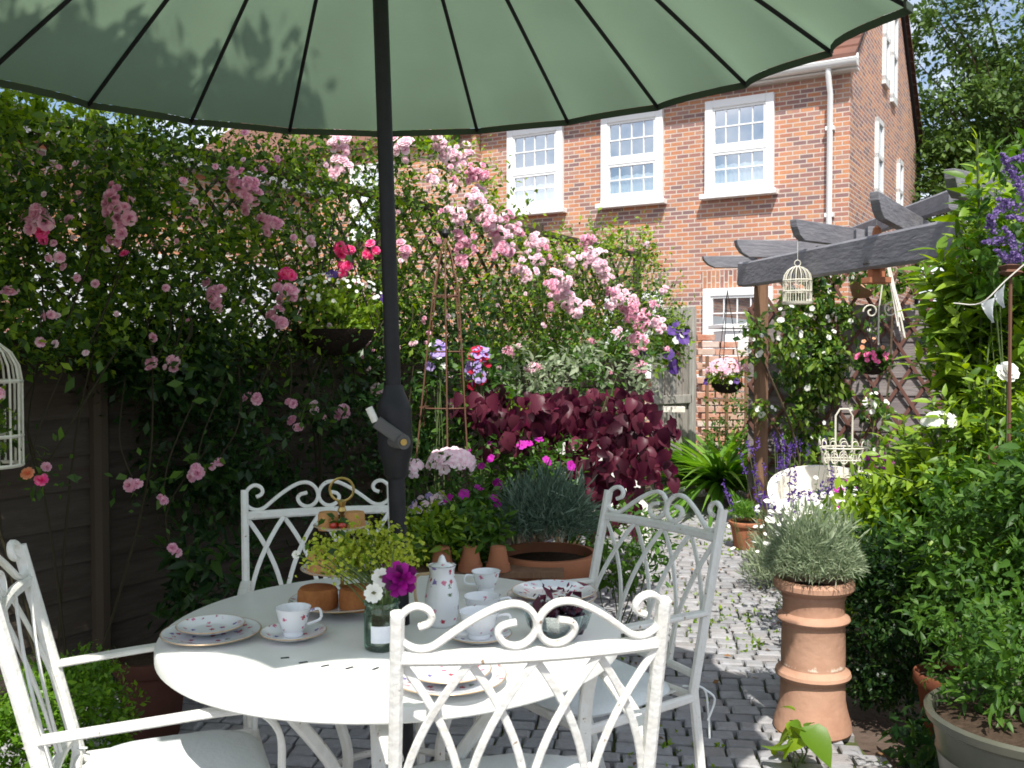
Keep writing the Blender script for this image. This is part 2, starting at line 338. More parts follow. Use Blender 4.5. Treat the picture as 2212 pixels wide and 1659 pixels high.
def china():
    m = mat('floral_china', (.8, .82, .84), .15, .5, coat=.3); t = m.node_tree; N = t.nodes; L = t.links; b = N['Principled BSDF']
    co = N.new('ShaderNodeTexCoord'); v = N.new('ShaderNodeTexVoronoi'); v.inputs['Scale'].default_value = 52; dn = N.new('ShaderNodeTexNoise'); dn.inputs['Scale'].default_value = 260; dn.inputs['Detail'].default_value = 3; L.new(co.outputs['Object'], dn.inputs['Vector']); va = N.new('ShaderNodeVectorMath'); va.operation = 'MULTIPLY_ADD'; va.inputs[1].default_value = (.016, .016, .016); L.new(dn.outputs['Color'], va.inputs[0]); L.new(co.outputs['Object'], va.inputs[2]); L.new(va.outputs[0], v.inputs['Vector'])
    lt = N.new('ShaderNodeMath'); lt.operation = 'LESS_THAN'; lt.inputs[1].default_value = .3; L.new(v.outputs['Distance'], lt.inputs[0])
    sp = N.new('ShaderNodeSeparateColor'); L.new(v.outputs['Color'], sp.inputs[0])
    gt = N.new('ShaderNodeMath'); gt.operation = 'GREATER_THAN'; gt.inputs[1].default_value = .42; L.new(sp.outputs[0], gt.inputs[0])
    mu = N.new('ShaderNodeMath'); mu.operation = 'MULTIPLY'; L.new(lt.outputs[0], mu.inputs[0]); L.new(gt.outputs[0], mu.inputs[1])
    r = N.new('ShaderNodeValToRGB'); e = r.color_ramp.elements; r.color_ramp.interpolation = 'CONSTANT'
    e[0].color = (.45, .04, .08, 1); e[1].position = .4; e[1].color = (.6, .15, .25, 1); q = e.new(.7); q.color = (.12, .2, .1, 1); q = e.new(.85); q.color = (.2, .15, .4, 1)
    L.new(sp.outputs[1], r.inputs[0]); x = N.new('ShaderNodeMix'); x.data_type = 'RGBA'; x.inputs[6].default_value = (.8, .82, .84, 1)
    L.new(mu.outputs[0], x.inputs[0]); L.new(r.outputs[0], x.inputs[7]); L.new(x.outputs[2], b.inputs['Base Color']); return m
CHINA = china()
GILT = mat('gilt_rim', (.5, .36, .22), .35, .5, metal=.3)
def brick(name, axes, tone=1.0, bw=.178, rh=.06, warm=0):
    m = bpy.data.materials.new(name); m.use_nodes = True; t = m.node_tree; N = t.nodes; L = t.links; b = N['Principled BSDF']
    b.inputs['Roughness'].default_value = .85; b.inputs['Specular IOR Level'].default_value = .15
    co = N.new('ShaderNodeTexCoord'); sx = N.new('ShaderNodeSeparateXYZ'); cb = N.new('ShaderNodeCombineXYZ')
    L.new(co.outputs['Object'], sx.inputs[0]); L.new(sx.outputs[axes[0]], cb.inputs[0]); L.new(sx.outputs[axes[1]], cb.inputs[1])
    k = N.new('ShaderNodeTexBrick'); L.new(cb.outputs[0], k.inputs['Vector'])
    k.inputs['Scale'].default_value = 1; k.inputs['Brick Width'].default_value = bw; k.inputs['Row Height'].default_value = rh
    k.inputs['Mortar Size'].default_value = .008; k.inputs['Mortar Smooth'].default_value = .2; k.inputs['Bias'].default_value = 0
    k.inputs['Color1'].default_value = (0, 0, 0, 1); k.inputs['Color2'].default_value = (1, 1, 1, 1); k.inputs['Mortar'].default_value = (.5, .5, .5, 1)
    n = N.new('ShaderNodeTexNoise'); n.inputs['Scale'].default_value = 1.1; n.inputs['Detail'].default_value = 5; L.new(cb.outputs[0], n.inputs['Vector'])
    a = N.new('ShaderNodeMath'); a.operation = 'MULTIPLY_ADD'; a.inputs[1].default_value = .66; L.new(k.outputs['Color'], a.inputs[0])
    c = N.new('ShaderNodeMath'); c.operation = 'MULTIPLY'; c.inputs[1].default_value = .36; L.new(n.outputs['Fac'], c.inputs[0]); L.new(c.outputs[0], a.inputs[2])
    r = N.new('ShaderNodeValToRGB'); e = r.color_ramp.elements
    cs = [(0, (.12, .095, .11)), (.2, (.22, .135, .13)), (.36, (.32, .155, .125)), (.52, (.44, .19, .105)), (.68, (.5, .235, .125)), (.82, (.35, .2, .165)), (1, (.2, .165, .18))]
    for i, (p, q) in enumerate(cs):
        z = e[i] if i < 2 else e.new(p)
        z.position = p; z.color = (*[min(1, v*tone) for v in q], 1)
    L.new(a.outputs[0], r.inputs[0])
    n2 = N.new('ShaderNodeTexNoise'); n2.inputs['Scale'].default_value = 45; n2.inputs['Detail'].default_value = 4; L.new(cb.outputs[0], n2.inputs['Vector'])
    x0 = N.new('ShaderNodeMix'); x0.data_type = 'RGBA'; x0.blend_type = 'OVERLAY'; x0.inputs[0].default_value = .35; L.new(r.outputs[0], x0.inputs[6]); L.new(n2.outputs['Color'], x0.inputs[7])
    x = N.new('ShaderNodeMix'); x.data_type = 'RGBA'; L.new(k.outputs['Fac'], x.inputs[0]); L.new(x0.outputs[2], x.inputs[6]); x.inputs[7].default_value = (.6, .52, .45, 1)
    n3 = N.new('ShaderNodeTexNoise'); n3.inputs['Scale'].default_value = .8; n3.inputs['Detail'].default_value = 7; n3.inputs['Roughness'].default_value = .7; L.new(cb.outputs[0], n3.inputs['Vector'])
    mr = N.new('ShaderNodeMapRange'); mr.inputs[1].default_value = .4; mr.inputs[2].default_value = .7; mr.inputs[3].default_value = 0; mr.inputs[4].default_value = .3; L.new(n3.outputs['Fac'], mr.inputs[0])
    y = N.new('ShaderNodeMix'); y.data_type = 'RGBA'; L.new(mr.outputs[0], y.inputs[0]); L.new(x.outputs[2], y.inputs[6]); y.inputs[7].default_value = (.2, .17, .16, 1)
    L.new(y.outputs[2], b.inputs['Base Color'])
    u = N.new('ShaderNodeBump'); u.inputs['Strength'].default_value = .6; u.inputs['Distance'].default_value = .008; u.invert = True
    L.new(k.outputs['Fac'], u.inputs['Height']); L.new(u.outputs[0], b.inputs['Normal']); return m
BRICKF = brick('red_brick_front', (0, 2), 1.16); BRICKS = brick('red_brick_side', (1, 2), 1.15)
BRICKSOL = brick('soldier_course_brick', (2, 0))
TILE = mat('clay_roof_tile', (.2, .1, .075), .85, .1, noise=.6, nscale=3, col2=(.11, .07, .06))

def spline(pts, n=8):
    """catmull-rom through pts"""
    P = [Vector(p) for p in pts]; P = [P[0]*2-P[1]]+P+[P[-1]*2-P[-2]]; out = []
    for i in range(1, len(P)-2):
        for j in range(n):
            t = j/n; a, b, c, d = P[i-1:i+3]
            out.append(.5*((2*b)+(c-a)*t+(2*a-5*b+4*c-d)*t*t+(3*b-a-3*c+d)*t**3))
    return out+[P[-2]]

# ================================================================ SETTING
soilg = mat('garden_earth', (.09, .065, .05), .95, .05, noise=.7, nscale=5, col2=(.16, .12, .1), bump=1, bscale=30)
MB().add([(-400, -400, -.06), (400, -400, -.06), (400, 400, -.06), (-400, 400, -.06)], [(0, 1, 2, 3)]).build('ground', soilg, smooth=0, kind='structure')
moss = mat('mossy_joint_sand', (.08, .075, .05), .95, .05, noise=.95, nscale=5, col2=(.09, .14, .02), bump=.8, bscale=50)
U = Vector((.513, .858, 0)).normalized(); V = Vector((-.858, .513, 0)).normalized(); F0 = Vector((1.5, 9.1, 0)); FN = -V
bedin = .45
pe = [(-3.6, .2), (1.28, .2), (1.30, 2.2), (1.27, 3.4), (1.6, 5.2), (1.85, 7.0), (2.1, 8.9), (4.2, 9.4), (4.0, 13.0), (1.6, 10.0)]
MB().add([(x, y, -.03) for x, y in pe], [tuple(range(len(pe)))]).build('path_bedding', moss, smooth=0, kind='structure')
def inside(x, y):
    c = False; n = len(pe)
    for i in range(n):
        x1, y1 = pe[i]; x2, y2 = pe[(i+1) % n]
        if (y1 > y) != (y2 > y) and x < (x2-x1)*(y-y1)/(y2-y1)+x1: c = not c
    return c
SETT = mat('granite_sett', (.5, .5, .52), .75, .25, noise=.8, nscale=16, col2=(.25, .24, .23), bump=.5, bscale=60, island=[(.23, .235, .255), (.32, .325, .35), (.4, .4, .42), (.28, .26, .265)])
mb = MB(); rot = R(-7); yy = 0.4; row = 0
ca, sa = math.cos(rot), math.sin(rot)
while yy < 12:
    hgt = .082+random.uniform(-.004, .006); xx = -4+random.random()*.1
    while xx < 5.5:
        wd = random.choice([.085, .1, .11, .12])+random.uniform(-.008, .008)
        cx, cy = xx+wd/2, yy+hgt/2; X = cx*ca-cy*sa; Y = cx*sa+cy*ca
        if inside(X, Y) and abs(X) < .62*Y+.6:
            a, b = wd/2-.006, hgt/2-.006; z1 = random.uniform(-.004, .004); c_ = .008; tx, ty = random.uniform(-.03, .03), random.uniform(-.03, .03)
            q = []
            for (s, zz) in ((0, -.03), (0, z1-.006), (c_, z1)):
                for (ux, uy) in ((-1, -1), (1, -1), (1, 1), (-1, 1)):
                    lx = ux*(a-s)+random.uniform(-.003, .003); ly = uy*(b-s)+random.uniform(-.003, .003)
                    q.append((X+lx*ca-ly*sa, Y+lx*sa+ly*ca, zz+(lx*tx+ly*ty if zz > -.02 else 0)))
            mb.add(q, [(0, 1, 5, 4), (1, 2, 6, 5), (2, 3, 7, 6), (3, 0, 4, 7), (4, 5, 9, 8), (5, 6, 10, 9), (6, 7, 11, 10), (7, 4, 8, 11), (8, 9, 10, 11)])
        xx += wd
    yy += hgt; row += 1
mb.build('paving', SETT, smooth=0, kind='structure')
# moss and tiny weeds in the joints
n = 3600; X = rng.uniform(-.3, 1.9, n); Y = rng.uniform(2.6, 9, n); k = np.array([inside(a, b) for a, b in zip(X, Y)]); X, Y = X[k], Y[k]
cl = (np.sin(X*5.1+Y*1.7)+np.sin(Y*3.3-X*2)+rng.normal(0, .8, len(X))) > .7; X, Y = X[cl], Y[cl]
p = np.stack([X, Y, np.zeros(len(X))-.006], 1)
vs, fs = inst(KITE, np.repeat(p, 4, 0)+rng.normal(0, .007, (len(p)*4, 3))*[1, 1, .2], rnd(len(p)*4)+[0, 0, .9], rnd(len(p)*4)+[0, 0, 1.], .022*(.5+rng.random(len(p)*4)))
npmesh('joint_weeds', vs, fs, G_yel, kind='stuff', cat='ground cover', label='tiny green weeds and moss in the joints of the grey setts')

for nm, lb, mm, n in (('fallen_petals', 'pink petals fallen on the setts', F_pink, 70), ('fallen_leaves', 'dry brown leaves and bits scattered on the setts and soil', mat('dry_leaf', (.2, .1, .05), .8, .1, island=[(.1, .06, .03), (.24, .13, .06), (.3, .2, .08)]), 260)):
    X = rng.uniform(-.6, 2.0, n); Y = rng.uniform(2.3, 8.5, n)**1.0; p = np.stack([X, Y, np.full(n, .008)], 1)
    vs, fs = inst(LEAF, p, rnd(n)*[1, 1, .1], rnd(n, .3)+[0, 0, 1.], (.02 if nm == 'fallen_petals' else .03)*(.5+rng.random(n))); npmesh(nm, vs, fs, mm, kind='stuff', cat='debris', label=lb)
# ---------------------------------------------------------------- brick house
C0 = Vector((4.28, 12, 0)); hr = math.atan2(V.y, V.x)
H = thing('brick_house', 'red brick house with white sash windows rising beyond the garden gate', 'house', C0, hr)
def hp(name, mb, m, parent=H, **k): return mb.build(name, m, parent, world=False, **k)
RX, DEP, EZ, RS = 5.56, 5.84, 5.1, .9
mb = MB(); mb.add([(0, 0, 0), (RX, 0, 0), (RX, 0, EZ), (0, 0, EZ)], [(0, 1, 2, 3)]); hp('front_wall', mb, BRICKF, smooth=0)
rz_ = EZ+RS*DEP/2
mb = MB(); mb.add([(0, 0, 0), (0, -DEP, 0), (0, -DEP, EZ), (0, -DEP/2, rz_), (0, 0, EZ)], [(0, 1, 2, 3, 4)]); hp('gable_wall', mb, BRICKS, smooth=0)
mb = MB(); mb.add([(RX, -.0, 0), (RX, -DEP, 0), (RX, -DEP, EZ), (RX, 0, EZ)], [(0, 1, 2, 3)]); mb.add([(0, -DEP, 0), (RX, -DEP, 0), (RX, -DEP, EZ), (0, -DEP, EZ)], [(0, 1, 2, 3)]); hp('rear_wall', mb, BRICKS, smooth=0)
mb = MB(); nrow = 18                                            # tiled roof: overlapping courses
for side in (1, -1):
    for i in range(nrow):
        t0, t1 = i/nrow, (i+1)/nrow
        def q(t, lift):
            y = (.22 if side > 0 else -DEP-.22)+(t*(DEP/2+.22))*(-side); z = EZ+.02+t*(rz_-EZ+.12)+lift; return y, z
        y0, z0 = q(t0, .05); y1, z1 = q(t1, .02)
        mb.add([(-.1, y0, z0), (RX, y0, z0), (RX, y1, z1), (-.1, y1, z1), (-.1, y0, z0-.05), (RX, y0, z0-.05), (-.1, y1, z1-.05)], [(0, 1, 2, 3), (0, 4, 5, 1), (0, 3, 6, 4)])
roof = hp('roof', mb, TILE, smooth=0)
mb = MB(); prof = [(.075*math.cos(a)*1, .07*math.sin(a)) for a in [math.pi+math.pi*i/8 for i in range(9)]]
vs_ = []; L_ = 2
for x in (-.12, RX): vs_ += [(x, .19+a, EZ-.02+b) for a, b in prof]
mb.add(vs_, [(i, i+1, 10+i, 9+i) for i in range(8)]+[tuple(range(9))]); mb.box((RX/2-.06, .12, EZ-.0), (RX+.12, .03, .16)); mb.box((RX/2-.06, .06, EZ-.1), (RX+.1, .14, .025)); mb.box((RX/2-.06, .19, EZ-.005), (RX+.12, .15, .02))
hp('gutter', mb, UPVC)
mb = MB(); mb.tube([(.23, .19, EZ-.05), (.23, .19, EZ-.16), (.23, .07, EZ-.36), (.23, .07, 0)], .036, 10)
for z in (4.3, 3.2, 2.1, 1.0): mb.box((.23, .05, z), (.11, .08, .05))
hp('downpipe', mb, UPVC)
mb = MB(); mb.bar([(-.03, -DEP-.0, 0), (-.03, -DEP, EZ-.3), (-.03, -DEP+.0, EZ)], .07, .07, (0, 1, 0)); mb.bar([(-.03, -DEP-.04, EZ-.05), (-.03, -DEP/2, rz_+.05)], .05, .05, (1, 0, 0)); mb.bar([(-.05, .1, EZ-.02), (-.05, -DEP/2, rz_+.05)], .04, .05, (1, 0, 0)); hp('verge_board', mb, DARKMETAL)
def window(x0, x1, z0, z1, lab=None, cols=4, sash=True, curtain=.5, parent=H, yo=0.0):
    f = .105; xm = (x0+x1)/2
    fr = MB(); D = .075
    fr.span((x0, yo, z0), (x0+f, yo+D, z1)); fr.span((x1-f, yo, z0), (x1, yo+D, z1)); fr.span((x0+f, yo, z1-f), (x1-f, yo+D, z1)); fr.span((x0+f, yo, z0), (x1-f, yo+D, z0+f))
    zm = z0+(z1-z0)*.47
    fr.span((x0+f, yo+.01, zm-.045), (x1-f, yo+D-.01, zm+.045))
    wdw = fr.build('window', UPVC, parent, world=False, bevel=.006, label=lab)
    MB().span((x0-.05, yo, z0-.07), (x1+.05, yo+.15, z0-.002)).build('sill', UPVC, wdw, world=False, bevel=.006)
    MB().span((x0+.02, yo+.002, z0+.02), (x1-.02, yo+.006, z1-.02)).build('room_backing', ROOM, wdw, world=False, smooth=0)
    if curtain:
        m2 = MB(); n = 46; zt = z0+(zm-z0)*curtain+f; vs2 = []
        for i in range(n+1):
            x = x0+f*.8+(x1-x0-1.6*f)*i/n; y = yo+.018+.006*math.sin(i*1.7)
            vs2 += [(x, y, z0+.05), (x, y, zt-.02*abs(math.sin(i*.34)))]
        m2.add(vs2, [(2*i, 2*i+2, 2*i+3, 2*i+1) for i in range(n)]); m2.build('curtain', CURT, wdw, world=False)
    g = MB(); wg = x1-x0-2*f
    for (a, b) in ((z0+f, zm-.045), (zm+.045, z1-f)):
        for i in range(1, cols): 
            x = x0+f+wg*i/cols; g.span((x-.007, yo+.034, a), (x+.007, yo+.046, b))
        g.span((x0+f, yo+.035, (a+b)/2-.009), (x1-f, yo+.051, (a+b)/2+.009))
        for xe in (x0+f, x1-f-.03): g.span((xe, yo+.03, a), (xe+.03, yo+.058, b))
        for ze in (a, b-.03): g.span((x0+f+.03, yo+.03, ze), (x1-f-.03, yo+.058, ze+.03))
    g.build('glazing_bars', UPVC, wdw, world=False, smooth=0)
    gp = MB(); gp.add([(x0+f, yo+.032, z0+f), (x1-f, yo+.032, z0+f), (x1-f, yo+.032, z1-f), (x0+f, yo+.032, z1-f)], [(0, 1, 2, 3)]); gp.build('pane', WGLASS, wdw, world=False, smooth=0)
    return wdw
window(.947, 1.885, 3.60, 4.86); window(2.50, 3.45, 3.60, 4.86); window(4.08, 5.04, 3.60, 4.86)
window(.95, 1.9, 1.15, 2.32, curtain=.7); window(2.5, 3.4, 1.15, 2.32, curtain=.7)
for x0, x1 in ((.95, 1.9), (2.5, 3.4)): hp('soldier_course', MB().add([(x0-.05, .004, 2.33), (x1+.05, .004, 2.33), (x1+.05, .004, 2.56), (x0-.05, .004, 2.56)], [(0, 1, 2, 3)]), BRICKSOL, smooth=0)
for s0, s1, z0, z1 in ((1.72, 2.2, 3.72, 4.8), (3.65, 4.05, 3.55, 4.55), (2.25, 2.65, 5.45, 6.75), (2.95, 3.35, 5.35, 6.7)):
    m1 = MB(); 
    for a, b, c, d in ((s0, s0+.07, z0, z1), (s1-.07, s1, z0, z1), (s0, s1, z0-.05, z0+.07), (s0, s1, z1-.07, z1), (s0, s1, (z0+z1)/2-.03, (z0+z1)/2+.03)): m1.span((-.05, -a, c), (0, -b, d))
    ww = m1.build('window', UPVC, H, world=False, smooth=0)
    MB().add([(-.02, -s0-.05, z0), (-.02, -s1+.05, z0), (-.02, -s1+.05, z1), (-.02, -s0-.05, z1)], [(0, 1, 2, 3)]).build('pane', mat('side_glass', (.35, .42, .48), .08, .6, metal=.5), ww, world=False, smooth=0)
# the adjoining wing, slightly forward
N2 = thing('adjoining_house', 'red brick house adjoining on the left behind the rose arch, wall coloured brighter as if sunlit', 'house', C0+V*RX, hr)
mb = MB(); mb.add([(0.01, .12, 0), (7, .12, 0), (7, .12, 4.9), (0.01, .12, 4.9), (0.01, -4, 0), (.01, -4, 4.9)], [(0, 1, 2, 3), (0, 3, 5, 4)])
BRICKF2 = brick('sunlit_tone_brick', (0, 2), 1.35); mb.build('wall', BRICKF2, N2, world=False, smooth=0)  # raised brick tone paints the extra sun on this wall into its colour
mb = MB(); mb.add([(-.0, .3, 4.85), (7.1, .3, 4.85), (7.1, -3, 7.2), (0, -3, 7.2), (0, .3, 4.95), (7.1, .3, 4.95)], [(0, 1, 5, 4), (4, 5, 2, 3)]); mb.build('roof', TILE, N2, world=False, smooth=0)
window(1.6, 2.5, 3.4, 4.6, parent=N2, yo=.12)
# low outbuilding beyond the left fence, with white doors
OB0 = F0-FN*3.0
OB = thing('garage', 'low brick garage with white doors glimpsed behind the left trellis', 'garage', OB0-U*1.6, math.atan2(-U.y, -U.x))
mb = MB(); mb.add([(0, 0, 0), (9, 0, 0), (9, 0, 2.94), (0, 0, 2.94), (0, -3, 0), (0, -3, 2.94)], [(0, 1, 2, 3), (0, 3, 5, 4)]); mb.build('wall', BRICKF2, OB, world=False, smooth=0)
mb = MB(); mb.box((4.5, -1.45, 3.0), (9.2, 3.2, .12)); mb.build('roof', mat('grey_felt', (.3, .3, .3), .9), OB, world=False)
for i in range(2):
    m1 = MB(); x0 = .6+i*2.75; m1.box((x0+1.2, .03, 1.12), (2.4, .05, 2.2))
    for j in range(7): m1.box((x0+1.2, .062, .2+j*.3), (2.3, .012, .03))
    m1.build('garage_door', UPVC, OB, world=False)
# ---------------------------------------------------------------- left fence
FL = thing('board_fence', 'dark weathered board fence with lattice top running along the left side under the roses', 'fence', F0-U*6.2)
s0, s1 = .55, 10.4; mb = MB(); k = 0
def fp(s, off, z): return F0-U*s+FN*off+Vector((0, 0, z))
posts = [.8, 2.6, 4.4, 6.2, 8.0, 9.8]
for a, b in zip([s0]+posts, posts+[s1]):
    for j in range(10):
        z0 = .02+j*.142; z1 = z0+.15; dr = random.uniform(-.006, .006)
        A, B = fp(a+.02, .0, 0), fp(b-.02, 0, 0)
        q = []
        for PT in (A, B):
            q += [PT+FN*.022+Vector((0, 0, z0+dr)), PT+FN*.006+Vector((0, 0, z1+dr)), PT-FN*.006+Vector((0, 0, z1+dr)), PT+FN*.004+Vector((0, 0, z0+dr))]
        mb.add(q, [(0, 4, 5, 1), (1, 5, 6, 2), (2, 6, 7, 3), (3, 7, 4, 0), (0, 1, 2, 3), (4, 7, 6, 5)])
mb.build('boards', FENCE, FL, smooth=0)
for s in posts:
    MB().bar([fp(s, .03, 0), fp(s, .03, 2.35)], .07, .07, FN).build('post', FENCEP, FL)
mb = MB(); mb.bar([fp(s0, .02, 1.46), fp(s1, .02, 1.46)], .03, .05); mb.bar([fp(s0, .02, 2.3), fp(s1, .02, 2.3)], .03, .05)
s = s0
while s < s1-.8:
    mb.bar([fp(s, .01, 1.46), fp(s+.84, .01, 2.3)], .01, .025, FN); mb.bar([fp(s+.84, .024, 1.46), fp(s, .024, 2.3)], .01, .025, FN); s += .17
mb.build('trellis', FENCEP, FL, smooth=0)

# ---------------------------------------------------------------- climbing roses on the fence
def fs_at(px, off):
    """distance along the fence of the point seen at photo column px, off metres in front of the fence"""
    k = (px*1024/2212-512)/FPX; b = F0+FN*off
    return (b.x-k*b.y)/(U.x-k*U.y)
def onfence(px, py, off):
    s = fs_at(px, off); Y = (F0-U*s+FN*off).y; return at(px, py, Y)
def cluster(parent, name, c, r, m, bloom=.045, T=ROSE, n=None, elong=1.0):
    n = n or max(1, int((r/(bloom*.4))**2*1.15)); c = np.array(c)
    u = norm(rnd(n)); u[:, 1] = -np.abs(u[:, 1])*1.0; rad = rng.random(n)**.5
    p = c+u*rad[:, None]*r*np.array([1, .55, elong])
    d = norm(u*.8+np.array([-.1, -.8, .5])+rnd(n, .25))
    vs, fs = inst(T, p, d, rnd(n), bloom*(.75+.5*rng.random(n)))
    return npmesh(name, vs, fs, m, parent, smooth=60)
DARKCANE = mat('dark_cane', (.04, .035, .02), .8, .1)
def canes(parent, base, tips, m=BARK, r=.009):
    mb = MB()
    for t in tips:
        b = Vector(base)+Vector((random.uniform(-.08, .08), random.uniform(-.08, .08), 0)); t = Vector(t); mid = (b+t)/2+Vector((random.uniform(-.2, .2), random.uniform(-.15, .1), .15))
        mb.tube(spline([b, mid, t], 6), [r*(1-.6*i/12) for i in range(13)], 5)
    return mb.build('cane', m, parent)
def silh(px):   # photo row of the top of the rose growth at column px
    xs = [-200, 0, 130, 400, 800, 960, 1060, 1120, 1210, 1300, 1400, 1450, 1500]; ys = [200, 225, 255, 200, 240, 290, 400, 500, 530, 500, 495, 620, 720]
    return float(np.interp(px, xs, ys))
def rose_bush(label, px0, px1, clusters, dens, mats, name='rambling_rose', low=760, thin=None):
    sA, sB = fs_at(px0, .3), fs_at(px1, .3); sm = (sA+sB)/2; base = fp(sm, .25, 0)
    t = thing(name, label, 'rose', base, group='rambling roses on the left fence')
    P = []; tips = []
    for _ in range(dens):
        px = random.uniform(px0, px1); top = silh(px); py = top+12+(low-top)*random.random()**.8
        if thin and random.random() < thin(px, py): continue
        off = random.uniform(.05, .5)*(1 if py > top+60 else .6)
        P.append(onfence(px, py, off))
    P = np.array(P); per = 24; rad = .1
    p = np.repeat(P, per, 0)+norm(rnd(len(P)*per))*(rng.random((len(P)*per, 1))**.6)*rad*(.6+.8*np.repeat(rng.random((len(P), 1)), per, 0))
    out = np.tile(np.array([FN.x, FN.y, .35]), (len(p), 1))+rnd(len(p), .5)
    h = len(p)*3//5
    vs, fs = cat(leaves(LEAF, p[:h], out[:h], .036), leaves(LEAF, p[h:], out[h:], .03)); npmesh('foliage', vs, fs, mats[0], t)
    # young shoots standing out of the top, coloured lime to look sunlit
    q = []
    for _ in range(int(dens*.22)):
        px = random.uniform(px0, px1); b = onfence(px, silh(px)+40, random.uniform(.1, .4)); tip = b+Vector((random.uniform(-.15, .2), random.uniform(-.2, 0), random.uniform(.1, .3)))
        for k in range(12): q.append(b.lerp(tip, k/11)+Vector((random.uniform(-.03, .03),)*2+(0,)))
    q = np.array(q); vs, fs = leaves(LEAF, q, np.tile([0, -.3, .6], (len(q), 1)), .04); npmesh('young_shoot_leaves', vs, fs, mats[1], t)
    canes(t, base, [P[random.randrange(len(P))] for _ in range(5)], r=.006, m=DARKCANE)
    clusters = list(clusters); SP = []; MBS = MB()
    if px0 > 800:
        for _ in range(34):
            q = random.random(); cx = 930+q*500+random.gauss(0, 28); cy = 320+q*400+random.gauss(0, 38)+60*math.sin(q*3)
            clusters.append((cx, max(cy, silh(cx)+8), random.uniform(9, 20), random.choice((F_pale, F_pale, F_pink))))
    for _ in range(26 if px0 < 800 else 34):
        cx = random.uniform(max(px0, 0), px1); cy = silh(cx)+20+(low+40-silh(cx))*random.random()
        if cy > 275: clusters.append((cx, cy, random.uniform(4, 8), random.choice((F_pale, F_pink))))
    for (cx, cy, cr_, m) in clusters:
        c = onfence(cx, cy, .52 if cy > silh(cx)+50 else .4); r = cr_*1024/2212/FPX*c.y
        if cy > 730 or cr_ > 20:
            k = 14 if cy > 730 else 26; q = np.array(c)+rnd(k, .045 if cy > 730 else r*.8)+[0, .02, .02]; o_ = q-np.array(c)+[0, -.02, .01]; SP.append(leaves(LEAF, q, norm(o_), .045, up=.2))
            if cy > 730: MB().tube(spline([Vector(c), Vector(c)+Vector((random.uniform(-.08, .08), .05, .16)), Vector(c)+Vector((random.uniform(-.15, .15), .22, .38))], 5), .003, 4).build('hanging_stem', DARKCANE, t)
        cluster(t, 'bloom_cluster', c, r, m, .046 if cr_ > 13 else (.038 if cr_ > 8.5 else .028))
    if SP: vs, fs = cat(*SP); npmesh('cluster_leaves', vs, fs, G_spray, t)
    return t
pk, pa, ho = F_pink, F_pale, F_hot
rose_bush('rambling rose with shaded dusky pink clusters at the left end of the fence', -260, 430,
  [(85, 475, 32, pk), (95, 500, 22, ho), (255, 410, 18, pk), (250, 445, 42, pk), (262, 492, 36, pk), (272, 555, 12, ho), (125, 550, 13, pk), (20, 640, 16, pk), (105, 672, 12, pk), (330, 778, 15, pk), (372, 772, 16, pk), (335, 724, 11, pk), (372, 808, 11, pk), (355, 620, 9, pk), (60, 1030, 11, F_orange), (85, 1040, 12, ho), (100, 1005, 8, pk), (293, 1050, 20, pk), (350, 1082, 12, pk), (370, 1190, 15, pk), (155, 478, 10, pk)], 1050, (G_rose, G_yel), thin=lambda x, y: (.12 if y > 480 else .05) if x < 400 else .1)
rose_bush('rambling rose with tumbling pink clusters in the middle of the fence, behind the parasol pole', 430, 900,
  [(520, 400, 36, pk), (548, 428, 30, pk), (580, 480, 26, pk), (497, 375, 14, pk), (562, 376, 12, pk), (618, 590, 20, ho), (612, 638, 27, pk), (597, 692, 25, pk), (460, 630, 22, pk), (475, 665, 18, pk), (550, 860, 17, pk), (625, 870, 15, pk), (645, 915, 15, pk), (682, 878, 13, pa), (740, 888, 16, pk), (735, 303, 33, pa), (735, 362, 27, pa), (708, 350, 9, pa), (745, 538, 22, ho), (745, 578, 18, ho), (803, 540, 17, ho), (678, 520, 12, pa), (420, 1018, 19, pk), (465, 1003, 12, pk), (530, 288, 9, pk), (870, 320, 30, pa), (820, 835, 16, pa), (690, 905, 9, pk)], 700, (G_rose, G_yel), thin=lambda x, y: .1)
rose_bush('rambling rose with pale sunlit clusters sloping down toward the gate', 860, 1470,
  [(955, 320, 24, pa), (995, 345, 34, pa), (1028, 378, 28, pk), (1025, 430, 24, pa), (985, 465, 24, pa), (1060, 475, 26, pa), (1085, 510, 30, pa), (1000, 520, 28, pk), (1075, 540, 20, pk), (1135, 582, 26, pa), (1205, 605, 26, pa), (1215, 635, 30, pa), (1240, 662, 24, pa), (1270, 520, 20, pk), (1285, 560, 28, pa), (1305, 592, 24, pa), (1340, 640, 22, pa), (1355, 665, 26, pk), (1385, 690, 26, pk), (1375, 742, 26, pk), (1425, 700, 18, pa), (1432, 628, 11, pa), (1005, 560, 16, pk), (870, 540, 16, pk), (1100, 755, 14, pk), (1145, 795, 14, pa), (1190, 660, 10, pk), (1410, 660, 12, pk)], 780, (G_rose, G_yel))
